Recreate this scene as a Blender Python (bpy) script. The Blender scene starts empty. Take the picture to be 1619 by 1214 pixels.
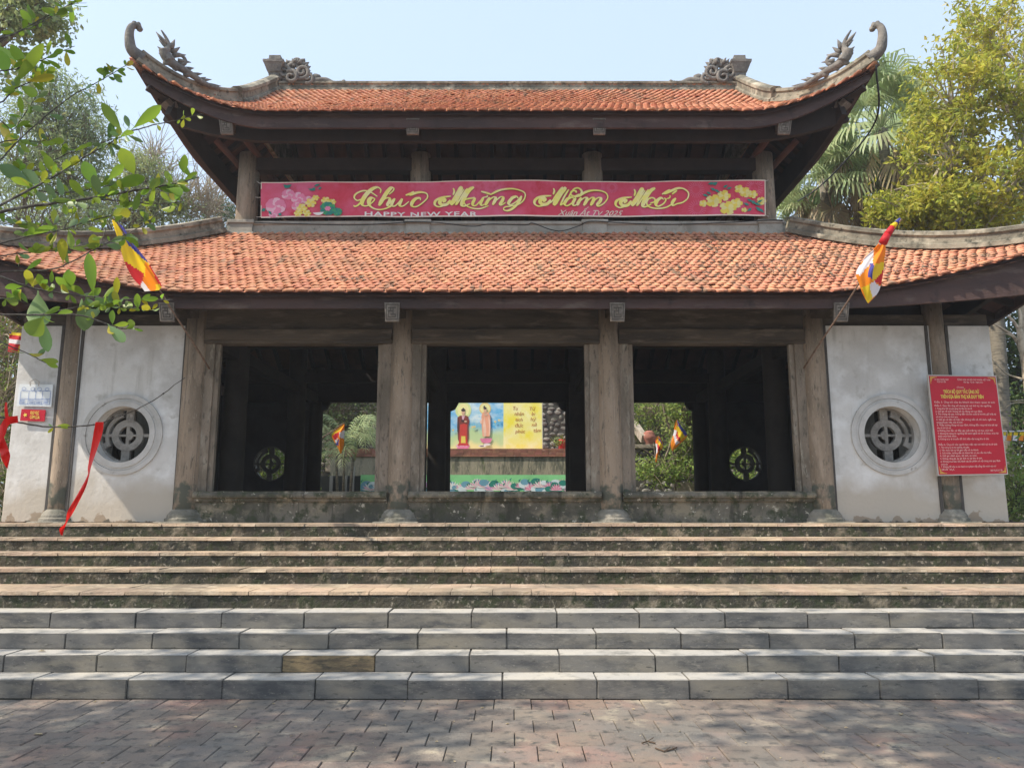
import bpy, bmesh, math, random
import numpy as np
from mathutils import Vector, Matrix
random.seed(7); RNG = np.random.default_rng(7)
S = bpy.context.scene; COL = S.collection
R = math.radians
# ---------------------------------------------------------------- camera, sky, sun, exposure
CAM_H = 1.6; PITCH = R(9.3); FPX = 1200.0
cd = bpy.data.cameras.new('camera'); cam = bpy.data.objects.new('camera', cd); COL.objects.link(cam)
cam.location = (0, 0, CAM_H); cam.rotation_euler = (R(90) + PITCH, 0, 0)
cd.sensor_width = 36; cd.lens = 36 * FPX / 1619; cd.clip_start = 0.05; cd.clip_end = 2000
S.camera = cam
SUN = Vector((2.6, 1.0, -3.3)).normalized()          # direction the light travels
sl = bpy.data.lights.new('sun', 'SUN'); sl.energy = 4.2; sl.angle = R(0.6); sl.color = (1.0, 0.90, 0.76)
so = bpy.data.objects.new('sun', sl); COL.objects.link(so); so.rotation_euler = SUN.to_track_quat('-Z', 'Y').to_euler()
so.location = (-20, -10, 30)
w = bpy.data.worlds.new('World'); S.world = w; w.use_nodes = True
nt = w.node_tree; sky = nt.nodes.new('ShaderNodeTexSky'); sky.sky_type = 'NISHITA'; sky.sun_disc = False
sky.sun_elevation = math.asin(-SUN.z); sky.sun_rotation = math.atan2(-SUN.x, -SUN.y)
sky.air_density = 1.3; sky.dust_density = 3.0; sky.ozone_density = 1.0
bg = nt.nodes['Background']; bg.inputs[1].default_value = 0.15
veil = nt.nodes.new('ShaderNodeMixRGB'); veil.inputs[0].default_value = 0.64; veil.inputs[2].default_value = (3.75, 4.55, 5.6, 1)   # thin bright haze over the whole sky
nt.links.new(sky.outputs[0], veil.inputs[1]); nt.links.new(veil.outputs[0], bg.inputs[0])
S.view_settings.view_transform = 'Standard'; S.view_settings.look = 'None'; S.view_settings.exposure = 0.66
S.view_settings.gamma = 1.0
try: S.cycles.max_bounces = 8; S.cycles.use_denoising = True; S.cycles.transparent_max_bounces = 12
except Exception: pass

def at(px, py, Y):
    """world point seen at pixel (px,py) of the 1619x1214 photo at distance Y"""
    dx = (px - 809.5) / FPX; dz = (607 - py) / FPX
    c, s = math.cos(PITCH), math.sin(PITCH)
    wy = c - dz * s; wz = s + dz * c
    k = Y / wy
    return Vector((dx * k, Y, CAM_H + wz * k))

# ---------------------------------------------------------------- materials
def mat(name, base, layers=(), rough=0.85, bump=0.0, bscale=30, island=0.0, coord='Object', spec=0.3, trans=0.0, emit=None, zlayer=None, stretch=None):
    """layers: (colour, scale, lo, hi[, detail]) noise masks mixed over the base; island: random value per piece"""
    m = bpy.data.materials.new(name); m.use_nodes = True; n = m.node_tree.nodes; l = m.node_tree.links
    b = n['Principled BSDF']; b.inputs['Roughness'].default_value = rough
    b.inputs['Specular IOR Level'].default_value = spec
    tc = n.new('ShaderNodeTexCoord'); co = tc.outputs[coord if coord != 'World' else 'Object']
    geo = n.new('ShaderNodeNewGeometry')
    if coord == 'World': co = geo.outputs['Position']
    if stretch:
        mp = n.new('ShaderNodeMapping'); mp.inputs['Scale'].default_value = stretch; l.new(co, mp.inputs[0]); co = mp.outputs[0]
    rgb = n.new('ShaderNodeRGB'); rgb.outputs[0].default_value = (*base, 1); cur = rgb.outputs[0]
    for i, L in enumerate(layers):
        c, sc, lo, hi = L[:4]; det = L[4] if len(L) > 4 else 6; cq = co
        if len(L) > 5:
            mp = n.new('ShaderNodeMapping'); mp.inputs['Scale'].default_value = L[5]; l.new(co, mp.inputs[0]); cq = mp.outputs[0]
        nz = n.new('ShaderNodeTexNoise'); nz.noise_dimensions = '4D'; nz.inputs['W'].default_value = i * 3.7 + len(name)
        nz.inputs['Scale'].default_value = sc; nz.inputs['Detail'].default_value = det; nz.inputs['Roughness'].default_value = 0.62
        l.new(cq, nz.inputs['Vector'])
        mr = n.new('ShaderNodeMapRange'); mr.inputs[1].default_value = lo; mr.inputs[2].default_value = hi
        l.new(nz.outputs[0], mr.inputs[0])
        mx = n.new('ShaderNodeMixRGB'); mx.inputs[2].default_value = (*c, 1); l.new(cur, mx.inputs[1]); l.new(mr.outputs[0], mx.inputs[0]); cur = mx.outputs[0]
    if zlayer:
        for (c, zlo, zhi, sc, thr) in zlayer:      # stains / peeling that belong to the foot (or top) of a wall, ragged by noise
            sp = n.new('ShaderNodeSeparateXYZ'); l.new(geo.outputs['Position'], sp.inputs[0])
            nz = n.new('ShaderNodeTexNoise'); nz.inputs['Scale'].default_value = sc; nz.inputs['Detail'].default_value = 8; l.new(geo.outputs['Position'], nz.inputs['Vector'])
            mr = n.new('ShaderNodeMapRange'); mr.inputs[1].default_value = zlo; mr.inputs[2].default_value = zhi; mr.inputs[3].default_value = 1; mr.inputs[4].default_value = 0
            l.new(sp.outputs[2], mr.inputs[0])
            ad = n.new('ShaderNodeMath'); ad.operation = 'ADD'; l.new(mr.outputs[0], ad.inputs[0]); l.new(nz.outputs[0], ad.inputs[1])
            m2 = n.new('ShaderNodeMapRange'); m2.inputs[1].default_value = thr; m2.inputs[2].default_value = thr + (0.28 if sc < 3 else 0.04 if sc < 6 else 0.16); l.new(ad.outputs[0], m2.inputs[0])
            mx = n.new('ShaderNodeMixRGB'); mx.inputs[2].default_value = (*c, 1); l.new(cur, mx.inputs[1]); l.new(m2.outputs[0], mx.inputs[0]); cur = mx.outputs[0]
    if island:
        mr = n.new('ShaderNodeMapRange'); mr.inputs[3].default_value = 1 - island; mr.inputs[4].default_value = 1 + island
        l.new(geo.outputs['Random Per Island'], mr.inputs[0])
        hs = n.new('ShaderNodeHueSaturation'); l.new(cur, hs.inputs['Color']); l.new(mr.outputs[0], hs.inputs['Value'])
        m3 = n.new('ShaderNodeMath'); m3.operation = 'MULTIPLY'; m3.inputs[1].default_value = 7.13; l.new(geo.outputs['Random Per Island'], m3.inputs[0])
        m4 = n.new('ShaderNodeMath'); m4.operation = 'FRACT'; l.new(m3.outputs[0], m4.inputs[0])
        m5 = n.new('ShaderNodeMapRange'); m5.inputs[3].default_value = .5 - island * .06; m5.inputs[4].default_value = .5 + island * .06
        l.new(m4.outputs[0], m5.inputs[0]); l.new(m5.outputs[0], hs.inputs['Hue']); cur = hs.outputs[0]
    l.new(cur, b.inputs['Base Color'])
    if bump:
        nz = n.new('ShaderNodeTexNoise'); nz.inputs['Scale'].default_value = bscale; nz.inputs['Detail'].default_value = 8; l.new(co, nz.inputs['Vector'])
        bp = n.new('ShaderNodeBump'); bp.inputs['Strength'].default_value = bump; bp.inputs['Distance'].default_value = 0.02
        l.new(nz.outputs[0], bp.inputs['Height']); l.new(bp.outputs[0], b.inputs['Normal'])
    if trans:
        out = n['Material Output']; t = n.new('ShaderNodeBsdfTranslucent'); l.new(cur, t.inputs[0])
        ms = n.new('ShaderNodeMixShader'); ms.inputs[0].default_value = trans
        l.new(b.outputs[0], ms.inputs[1]); l.new(t.outputs[0], ms.inputs[2]); l.new(ms.outputs[0], out.inputs[0])
    return m

MT = {}
MT['paver'] = mat('brick paver', (.21, .172, .14), [((.27, .17, .135), .9, .48, .64), ((.16, .148, .132), 1.6, .44, .62), ((.34, .29, .22), 2.2, .56, .68), ((.085, .08, .072), 11, .52, .66), ((.36, .33, .28), 40, .62, .72)], .82, .35, 60, island=.13, coord='World')
MT['joint'] = mat('joint dirt', (.12, .105, .085), [((.17, .15, .12), 6, .45, .6)], .95, .4, 40, coord='World')
MT['bluestone'] = mat('blue grey stone', (.150, .144, .135), [((.205, .183, .15), .8, .45, .62), ((.075, .076, .078), 2.8, .46, .64), ((.21, .195, .17), 5, .56, .68), ((.055, .055, .05), 13, .60, .70), ((.26, .25, .22), 34, .60, .70)], .8, .22, 70, island=.22, coord='World', stretch=(1, 1, 3.2))
MT['bluestone_top'] = mat('worn stone tread', (.36, .345, .32), [((.42, .39, .34), 2.0, .45, .65), ((.20, .195, .18), 5, .5, .68), ((.12, .115, .10), 15, .6, .74)], .8, .25, 50, island=.12, coord='World')  # block tops coloured lighter than their fronts, painting sunlight onto the treads
MT['brownstone'] = mat('brown stained stone', (.13, .10, .065), [((.24, .18, .10), 5, .45, .6), ((.05, .05, .04), 9, .5, .7)], .8, .4, 40, coord='World', stretch=(1, 1, 4))
MT['moss_riser'] = mat('mossy concrete riser', (.068, .060, .043), [((.040, .040, .033), 1.5, .42, .58), ((.20, .17, .125), 3.5, .52, .66), ((.040, .046, .026), 9, .48, .60), ((.27, .24, .19), 20, .57, .68)], .92, .8, 28, coord='World')
MT['pink_tread'] = mat('worn brick tread', (.39, .29, .205), [((.22, .18, .135), 1.1, .43, .60), ((.45, .37, .28), 6, .5, .7), ((.10, .09, .07), 9, .56, .70)], .88, .5, 40, island=.14, coord='World')
MT['sill_conc'] = mat('stained concrete', (.17, .155, .125), [((.070, .070, .056), 1.4, .43, .58), ((.27, .235, .17), 3.5, .50, .64), ((.055, .064, .038), 8, .50, .62), ((.46, .43, .36), 15, .61, .66), ((.045, .045, .035), 2.5, .54, .66, 6, (2.5, 1, .35))], .92, .7, 26, coord='World')
MT['column'] = mat('weathered column', (.31, .24, .175), [((.20, .16, .12), 1.1, .44, .62), ((.35, .28, .215), 2.6, .48, .64), ((.13, .11, .085), 9, .55, .68), ((.42, .38, .31), 22, .60, .70), ((.12, .10, .078), 3, .58, .72, 6, (3, 3, .3))], .88, .45, 30, coord='World', stretch=(3, 3, .7),
    zlayer=[((.095, .10, .08), 1.9, 2.5, 7, 1.38)])
MT['jamb'] = mat('pale weathered jamb', (.25, .205, .16), [((.155, .13, .10), 1.6, .44, .60), ((.33, .30, .245), 4, .53, .66), ((.09, .08, .062), 11, .56, .68)], .9, .6, 34, coord='World', stretch=(2.5, 2.5, .8),
    zlayer=[((.085, .095, .07), 1.8, 2.3, 9, 1.32)])
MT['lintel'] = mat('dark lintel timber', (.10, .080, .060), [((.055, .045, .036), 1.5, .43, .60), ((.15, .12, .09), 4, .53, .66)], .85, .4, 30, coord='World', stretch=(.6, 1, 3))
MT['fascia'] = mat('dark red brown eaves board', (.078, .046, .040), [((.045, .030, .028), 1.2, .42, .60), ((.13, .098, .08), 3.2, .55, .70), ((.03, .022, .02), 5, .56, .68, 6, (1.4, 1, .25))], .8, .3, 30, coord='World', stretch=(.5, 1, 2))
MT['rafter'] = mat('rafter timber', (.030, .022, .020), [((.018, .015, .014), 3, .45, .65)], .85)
MT['inner_col_shade'] = mat('dark inner timber', (.045, .037, .030), [((.028, .024, .02), 2, .45, .65)], .8)  # inner columns: colour darkened to paint in the shade of the interior
MT['soffit'] = mat('terracotta underside', (.085, .042, .032), [((.045, .028, .024), 2, .45, .65)], .9, .3, 30, island=.1)  # terracotta coloured far darker than the tiles, to deepen shade under the roofs
MT['inner_wall_shade'] = mat('dim inner wall', (.10, .10, .105), [((.07, .07, .07), 2, .45, .65)], .9)  # plaster of the back walls, interior shade darkened into its colour
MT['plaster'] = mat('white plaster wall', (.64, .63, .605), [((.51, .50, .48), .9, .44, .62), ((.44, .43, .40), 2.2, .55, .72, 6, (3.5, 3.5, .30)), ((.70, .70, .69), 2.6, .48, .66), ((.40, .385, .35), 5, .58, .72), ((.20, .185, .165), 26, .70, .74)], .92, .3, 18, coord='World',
    zlayer=[((.45, .41, .35), 1.45, 3.0, 1.6, 1.02), ((.30, .245, .185), 1.40, 2.1, 5.5, 1.42), ((.12, .11, .09), 1.35, 1.75, 5, 1.36)])
MT['ring'] = mat('window ring plaster', (.53, .52, .50), [((.42, .41, .385), 3, .45, .65), ((.25, .23, .20), 12, .62, .75)], .9, .3, 30, coord='World')
MT['grille'] = mat('cement grille', (.29, .275, .25), [((.17, .16, .145), 4, .45, .62), ((.42, .40, .37), 12, .6, .72)], .92, .6, 35, coord='World')
MT['dark_post'] = mat('dark strip', (.075, .07, .065), [((.11, .10, .09), 6, .5, .7)], .85, .2, 30)
MT['pier'] = mat('column foot stone', (.24, .225, .19), [((.13, .13, .105), 3, .45, .62), ((.34, .32, .27), 8, .55, .7)], .9, .6, 30, coord='World')
MT['tile'] = mat('terracotta tile', (.48, .215, .125), [((.55, .28, .17), .7, .42, .66), ((.47, .19, .115), 2.1, .50, .68), ((.27, .155, .10), 1.2, .55, .70), ((.56, .33, .22), 12, .6, .75), ((.12, .08, .06), 7, .62, .68), ((.24, .15, .10), 3.0, .56, .66, 6, (2.5, .5, .5))], .85, .2, 50, island=.12, coord='World')
MT['ridge'] = mat('ridge mortar', (.25, .225, .175), [((.12, .112, .088), 1.6, .42, .58), ((.38, .345, .27), 3.5, .50, .64), ((.07, .07, .055), 10, .53, .65)], .93, .6, 26, coord='World')
MT['band'] = mat('pale cement band', (.36, .345, .305), [((.25, .24, .205), 2, .45, .64), ((.44, .42, .37), 5, .54, .7), ((.13, .125, .11), 14, .6, .75)], .93, .4, 26, coord='World')
MT['ornament'] = mat('carved cement', (.20, .185, .165), [((.11, .105, .10), 5, .42, .62), ((.28, .26, .225), 14, .56, .7)], .9, .8, 40, coord='World')
MT['plate'] = mat('carved end plate', (.15, .13, .11), [((.25, .22, .185), 9, .5, .65), ((.12, .10, .085), 20, .5, .65)], .9, .3, 40)
MT['platecut'] = mat('carved end plate groove', (.07, .06, .05), (), .9)
MT['floor'] = mat('pavilion floor tile', (.085, .06, .05), [((.06, .045, .04), 2, .45, .65)], .9)
MT['wire'] = mat('black wire', (.02, .02, .022), (), .6)
MT['wall_stone'] = mat('rubble stone wall', (.22, .215, .19), [((.10, .10, .09), 1.4, .42, .62), ((.36, .35, .31), 4, .55, .7), ((.07, .10, .035), 2.2, .6, .72)], .95, .9, 9, island=.35, coord='World')
MT['mortar'] = mat('dark wall mortar', (.06, .06, .052), (), .95)
MT['brickband'] = mat('red brick coping', (.30, .13, .09), [((.20, .10, .07), 3, .45, .62), ((.38, .24, .18), 7, .58, .7)], .9, .4, 30, island=.2, coord='World')
MT['stainwall'] = mat('stained retaining wall', (.30, .27, .20), [((.12, .12, .09), 3.2, .46, .6), ((.40, .36, .27), 7, .55, .68), ((.10, .13, .05), 1.7, .6, .72)], .95, .8, 12, coord='World', stretch=(2, 2, .6))
MT['earth'] = mat('earth and litter', (.13, .105, .07), [((.07, .075, .035), 1.2, .45, .62), ((.22, .17, .11), 7, .55, .7)], .95, .8, 12, coord='World')
MT['bark'] = mat('grey brown bark', (.20, .165, .12), [((.11, .09, .07), 8, .45, .62), ((.30, .26, .20), 16, .58, .7)], .95, .6, 30, coord='World')
MT['twig'] = mat('twig bark', (.075, .065, .055), [((.19, .18, .15), 30, .5, .65)], .9, .4, 80)
MT['palebark'] = mat('pale bare bark', (.42, .36, .27), [((.26, .22, .16), 8, .45, .62)], .9, .4, 30)
def leafmat(name, c, c2, c3, isl=.35, tr=.35, rough=.55):
    return mat(name, c, [(c2, .8, .42, .6), (c3, 2.4, .56, .68)], rough, 0, island=isl, coord='World', trans=tr, spec=.35)
MT['leaf_fg'] = leafmat('broad fresh leaf', (.19, .30, .035), (.26, .36, .04), (.13, .23, .05), .3, .5, .4)
MT['leaf_fg_dark'] = leafmat('broad dull leaf', (.13, .22, .08), (.17, .26, .09), (.18, .26, .13), .25, .25, .45)
MT['leaf_fg_yellow'] = leafmat('yellowing leaf', (.42, .36, .03), (.34, .38, .04), (.5, .32, .03), .25, .4, .45)
MT['leaf_haze'] = leafmat('grey green leaf', (.25, .31, .13), (.33, .37, .17), (.36, .37, .13), .35, .45)
MT['leaf_bamboo'] = leafmat('feathery leaf', (.27, .34, .15), (.23, .29, .15), (.37, .39, .16), .35, .5)
MT['leaf_yellow'] = leafmat('olive yellow leaf', (.36, .38, .055), (.46, .41, .045), (.24, .31, .06), .38, .5)
MT['leaf_dark'] = leafmat('deep green leaf', (.075, .12, .035), (.11, .16, .05), (.17, .2, .06), .35, .3)
MT['leaf_bright'] = leafmat('bright green leaf', (.20, .29, .06), (.30, .36, .10), (.11, .19, .045), .4, .45)
MT['palm'] = leafmat('palm blade', (.36, .45, .23), (.44, .50, .27), (.50, .50, .29), .3, .5, .45)
MT['palm_dead'] = leafmat('dry palm blade', (.36, .28, .17), (.28, .21, .13), (.42, .35, .22), .3, .2)
MT['trunk_palm'] = mat('ringed palm trunk', (.22, .195, .155), [((.12, .11, .09), 5, .45, .6)], .95, .8, 14, coord='World', stretch=(1, 1, 7))
MT['dryleaf'] = mat('dry fallen leaf', (.48, .42, .26), [((.30, .22, .10), 20, .45, .6)], .8, island=.3)
MT['litter'] = mat('dark litter', (.14, .10, .07), (), .9, island=.5)
MT['twigdry'] = mat('dry twig', (.09, .06, .04), (), .9)
def flat(name, c, rough=.6, tr=0.0): 
    return mat(name, c, [((c[0]*.86, c[1]*.86, c[2]*.86), 3, .45, .65)], rough, 0, trans=tr)
MT['banner_red'] = flat('banner red cloth', (.60, .045, .085), .45)
MT['banner_pink'] = mat('banner worn red cloth', (.62, .055, .11), [((.68, .13, .25), .9, .47, .62), ((.55, .03, .06), 2.5, .55, .7)], .45, .15, 4, stretch=(1, 1, 1))
MT['gold'] = flat('gold lettering', (.80, .66, .12), .5)
MT['letter'] = mat('banner lettering yellow', (.90, .86, .22), [((.92, .88, .45), 6, .45, .6)], .5)
MT['gold2'] = flat('dull gold edge', (.28, .10, .05), .5)
MT['white'] = flat('white print', (.82, .80, .78), .5)
MT['offwhite'] = flat('pale print', (.80, .70, .60), .5)
MT['pinkp'] = flat('pink print', (.78, .25, .42), .5); MT['palepink'] = flat('pale pink print', (.82, .50, .62), .5)
MT['yel'] = flat('yellow print', (.80, .66, .10), .5); MT['lyel'] = flat('light yellow print', (.80, .74, .30), .5)
MT['teal'] = flat('teal print', (.03, .24, .20), .5); MT['grn'] = flat('green print', (.06, .38, .14), .5)
MT['sign_red'] = flat('sign red', (.50, .012, .030), .35)
MT['sign_frame'] = flat('sign metal edge', (.50, .46, .42), .4)
MT['sign_text'] = flat('sign pale text', (.80, .52, .48), .5)
MT['sign_white'] = flat('sign white board', (.72, .76, .78), .4)
MT['sign_blue'] = flat('sign blue print', (.12, .22, .50), .5)
for k, c in dict(f_blue=(.07, .07, .33), f_yellow=(.85, .62, .03), f_red=(.62, .03, .04), f_white=(.80, .78, .82), f_orange=(.90, .28, .02)).items():
    MT[k] = mat('flag ' + k[2:], c, (), .6, trans=.35)
MT['ribbon'] = mat('red ribbon', (.75, .025, .02), (), .55, trans=.35)
MT['pole'] = mat('bamboo flag pole', (.22, .15, .11), [((.13, .09, .07), 20, .45, .6)], .7)
MT['p_sky'] = flat('poster blue', (.12, .48, .78)); MT['p_cloud'] = flat('poster pale', (.66, .80, .86)); MT['p_green'] = flat('poster green', (.50, .68, .30))
MT['p_yellow'] = flat('poster yellow', (.88, .80, .10)); MT['p_ly'] = flat('poster light yellow', (.92, .88, .42)); MT['p_halo'] = flat('poster halo', (.72, .82, .38)); MT['p_halo2'] = flat('poster gold halo', (.85, .66, .28))
MT['p_robe'] = flat('poster maroon robe', (.24, .06, .05)); MT['p_robe2'] = flat('poster red robe', (.60, .06, .05)); MT['p_peach'] = flat('poster peach robe', (.88, .42, .28)); MT['p_skin'] = flat('poster skin', (.74, .48, .34)); MT['p_hair'] = flat('poster hair', (.07, .05, .05))
MT['p_mint'] = flat('lotus banner green', (.26, .66, .30)); MT['p_text'] = flat('poster brown script', (.50, .17, .05))
MT['p_peachlight'] = flat('poster light peach robe', (.93, .62, .48))
MT['plastic'] = flat('red plastic', (.50, .03, .03)); MT['post'] = flat('grey post', (.30, .30, .29)); MT['fencedark'] = flat('dark fence panel', (.035, .04, .04))
MT['concrete'] = mat('block concrete', (.36, .32, .26), [((.22, .20, .16), 5, .45, .62)], .9, .5, 25, coord='World')

# ---------------------------------------------------------------- mesh helpers
ORG = {}
class MB:
    def __init__(s): s.v = []; s.f = []; s.m = []; s.mi = 0; s.b = []
    def add(s, vs, fs):
        s.b.append((len(s.v), len(s.f)))
        o = len(s.v); s.v += [tuple(v) for v in vs]; s.f += [tuple(i + o for i in f) for f in fs]; s.m += [s.mi] * len(fs); return s
    def box(s, x0, x1, y0, y1, z0, z1, taper=0):
        t = taper
        vs = [(x0, y0, z0), (x1, y0, z0), (x1, y1, z0), (x0, y1, z0), (x0 + t, y0 + t, z1), (x1 - t, y0 + t, z1), (x1 - t, y1 - t, z1), (x0 + t, y1 - t, z1)]
        return s.add(vs, [(0, 3, 2, 1), (4, 5, 6, 7), (0, 1, 5, 4), (1, 2, 6, 5), (2, 3, 7, 6), (3, 0, 4, 7)])
    def bbox(s, x0, x1, y0, y1, z0, z1, b=.01):
        """box with chamfered edges"""
        bm = bmesh.new(); bmesh.ops.create_cube(bm, size=1)
        for v in bm.verts: v.co = Vector(((x0 + x1) / 2 + v.co.x * (x1 - x0), (y0 + y1) / 2 + v.co.y * (y1 - y0), (z0 + z1) / 2 + v.co.z * (z1 - z0)))
        bmesh.ops.bevel(bm, geom=bm.edges[:], offset=b, segments=2, affect='EDGES', profile=.6)
        s.bm(bm); return s
    def bm(s, bm, M=None):
        bm.verts.index_update(); bm.verts.ensure_lookup_table()
        s.add([(M @ v.co) if M else v.co for v in bm.verts], [[v.index for v in f.verts] for f in bm.faces]); bm.free()
    def tube(s, pts, rad, n=8, cap=True):
        pts = [Vector(p) for p in pts]; k = len(pts)
        if not hasattr(rad, '__len__'): rad = [rad] * k
        vs = []; prev = None
        for i, p in enumerate(pts):
            d = (pts[min(i + 1, k - 1)] - pts[max(i - 1, 0)]).normalized()
            if prev is None:
                a = d.cross(Vector((0, 0, 1)));
                if a.length < .05: a = d.cross(Vector((1, 0, 0)))
                a.normalize()
            else:
                a = (prev - d * prev.dot(d));
                a = a.normalized() if a.length > 1e-5 else prev
            prev = a; b = d.cross(a)
            for j in range(n):
                t = 2 * math.pi * j / n; vs.append(p + (a * math.cos(t) + b * math.sin(t)) * rad[i])
        fs = [(i * n + j, i * n + (j + 1) % n, (i + 1) * n + (j + 1) % n, (i + 1) * n + j) for i in range(k - 1) for j in range(n)]
        if cap: fs += [tuple(range(n - 1, -1, -1)), tuple(range((k - 1) * n, k * n))]
        return s.add(vs, fs)
    def lathe(s, c, prof, n=24):
        """prof: (r, z) from bottom to top about the vertical through c"""
        vs = [(c[0] + r * math.cos(2 * math.pi * j / n), c[1] + r * math.sin(2 * math.pi * j / n), c[2] + z) for r, z in prof for j in range(n)]
        k = len(prof)
        fs = [(i * n + j, i * n + (j + 1) % n, (i + 1) * n + (j + 1) % n, (i + 1) * n + j) for i in range(k - 1) for j in range(n)]
        fs += [tuple(range(n - 1, -1, -1)), tuple(range((k - 1) * n, k * n))]
        return s.add(vs, fs)
    def prism(s, poly, y0, y1):
        """polygon in x-z, from y0 (front) to y1"""
        n = len(poly); vs = [(x, y0, z) for x, z in poly] + [(x, y1, z) for x, z in poly]
        fs = [tuple(range(n)), tuple(range(2 * n - 1, n - 1, -1))] + [(i, (i + 1) % n, n + (i + 1) % n, n + i) for i in range(n)]
        return s.add(vs, fs)
    def arc(s, cx, cz, r0, r1, a0, a1, y0, y1, n=20):
        full = abs(a1 - a0) >= 359.9; vs = []
        for i in range(n + 1):
            a = R(a0 + (a1 - a0) * i / n)
            for r in (r0, r1):
                for y in (y0, y1): vs.append((cx + r * math.cos(a), y, cz + r * math.sin(a)))
        fs = []
        for i in range(n):
            a, b = i * 4, i * 4 + 4
            fs += [(a, b, b + 2, a + 2), (a + 1, a + 3, b + 3, b + 1), (a, a + 1, b + 1, b), (a + 2, b + 2, b + 3, a + 3)]
        if not full: fs += [(0, 2, 3, 1), (n * 4, n * 4 + 1, n * 4 + 3, n * 4 + 2)]
        return s.add(vs, fs)
    def sweep(s, path, sec, cap=True, closed=False):
        """sec: (side, up) points; side is horizontal across the path"""
        path = [Vector(p) for p in path]; k = len(path); n = len(sec); vs = []
        for i, p in enumerate(path):
            if closed: d = path[(i + 1) % k] - path[i - 1]
            else: d = path[min(i + 1, k - 1)] - path[max(i - 1, 0)]
            dh = Vector((d.x, d.y, 0));
            if dh.length < 1e-6: dh = Vector((1, 0, 0))
            dh.normalize(); sd = Vector((dh.y, -dh.x, 0)); up = sd.cross(d.normalized())
            if up.z < 0: up = -up
            for a, b in sec: vs.append(p + sd * a + up * b)
        kk = k if closed else k - 1
        fs = [(i * n + j, ((i + 1) % k) * n + j, ((i + 1) % k) * n + (j + 1) % n, i * n + (j + 1) % n) for i in range(kk) for j in range(n)]
        if cap and not closed: fs += [tuple(range(n)), tuple(range(k * n - 1, (k - 1) * n - 1, -1))]
        return s.add(vs, fs)
    def blob(s, c, r, sub=2, sc=(1, 1, 1), jit=.0):
        bm = bmesh.new(); bmesh.ops.create_icosphere(bm, subdivisions=sub, radius=1)
        c = Vector(c)
        for v in bm.verts:
            q = 1 + random.uniform(-jit, jit); v.co = Vector((c.x + v.co.x * r * sc[0] * q, c.y + v.co.y * r * sc[1] * q, c.z + v.co.z * r * sc[2] * q))
        s.bm(bm); return s
    def np(s, V, F):
        """V (n,k,3) pieces sharing the face list F"""
        n, k, _ = V.shape; o = len(s.v); s.v += [tuple(x) for x in V.reshape(-1, 3).tolist()]
        for i in range(n):
            b = o + i * k; s.f += [tuple(b + j for j in f) for f in F]
        s.m += [s.mi] * (n * len(F)); return s
    def build(s, name, m, parent=None, smooth=False, **k):
        org = Vector((0, 0, 0))
        if parent is not None:
            r = parent
            while r.parent: r = r.parent
            org = Vector(ORG.get(r.name, (0, 0, 0)))
        elif 'loc' in k: org = Vector(k['loc'])
        me = bpy.data.meshes.new(name)
        V = np.array(s.v, dtype=float) - np.array(org)
        me.from_pydata(V.tolist(), [], s.f); 
        ms = m if isinstance(m, (list, tuple)) else [m]
        for q in ms: me.materials.append(MT[q] if isinstance(q, str) else q)
        if len(ms) > 1: me.polygons.foreach_set('material_index', s.m)
        if smooth: me.polygons.foreach_set('use_smooth', [True] * len(s.f))
        me.validate(); me.update()
        o = bpy.data.objects.new(name, me); COL.objects.link(o)
        if parent is not None: o.parent = parent
        else: o.location = org; ORG[o.name] = tuple(org)
        if k.get('label') and parent is not None: o['label'] = k['label']
        return o
def _split(s, name, mt, parent, smooth=False):
    """every piece added to the builder becomes a part of its own"""
    B = s.b + [(len(s.v), len(s.f))]
    for (v0, f0), (v1, f1) in zip(B, B[1:]):
        if f1 > f0:
            q = MB(); q.add(s.v[v0:v1], [tuple(i - v0 for i in f) for f in s.f[f0:f1]]); q.build(name, mt, parent, smooth)
MB.split = _split
def fixn(o):
    bm = bmesh.new(); bm.from_mesh(o.data); bmesh.ops.recalc_face_normals(bm, faces=bm.faces[:]); bm.to_mesh(o.data); bm.free(); return o
def tag(o, label=None, cat=None, group=None, kind=None):
    if label: o['label'] = label
    if cat: o['category'] = cat
    if group: o['group'] = group
    if kind: o['kind'] = kind
    return o
def empty(name, loc, label, cat, group=None):
    o = bpy.data.objects.new(name, None); COL.objects.link(o); o.location = loc; o.empty_display_size = .2
    ORG[o.name] = tuple(loc); return tag(o, label, cat, group)
def catmull(P, n=8):
    P = [np.array(p, float) for p in P]; P = [2 * P[0] - P[1]] + P + [2 * P[-1] - P[-2]]; out = []
    for i in range(1, len(P) - 2):
        for j in range(n):
            t = j / n; a, b, c, d = P[i - 1:i + 3]
            out.append(.5 * ((2 * b) + (c - a) * t + (2 * a - 5 * b + 4 * c - d) * t * t + (-a + 3 * b - 3 * c + d) * t ** 3))
    out.append(P[-2]); return out
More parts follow.
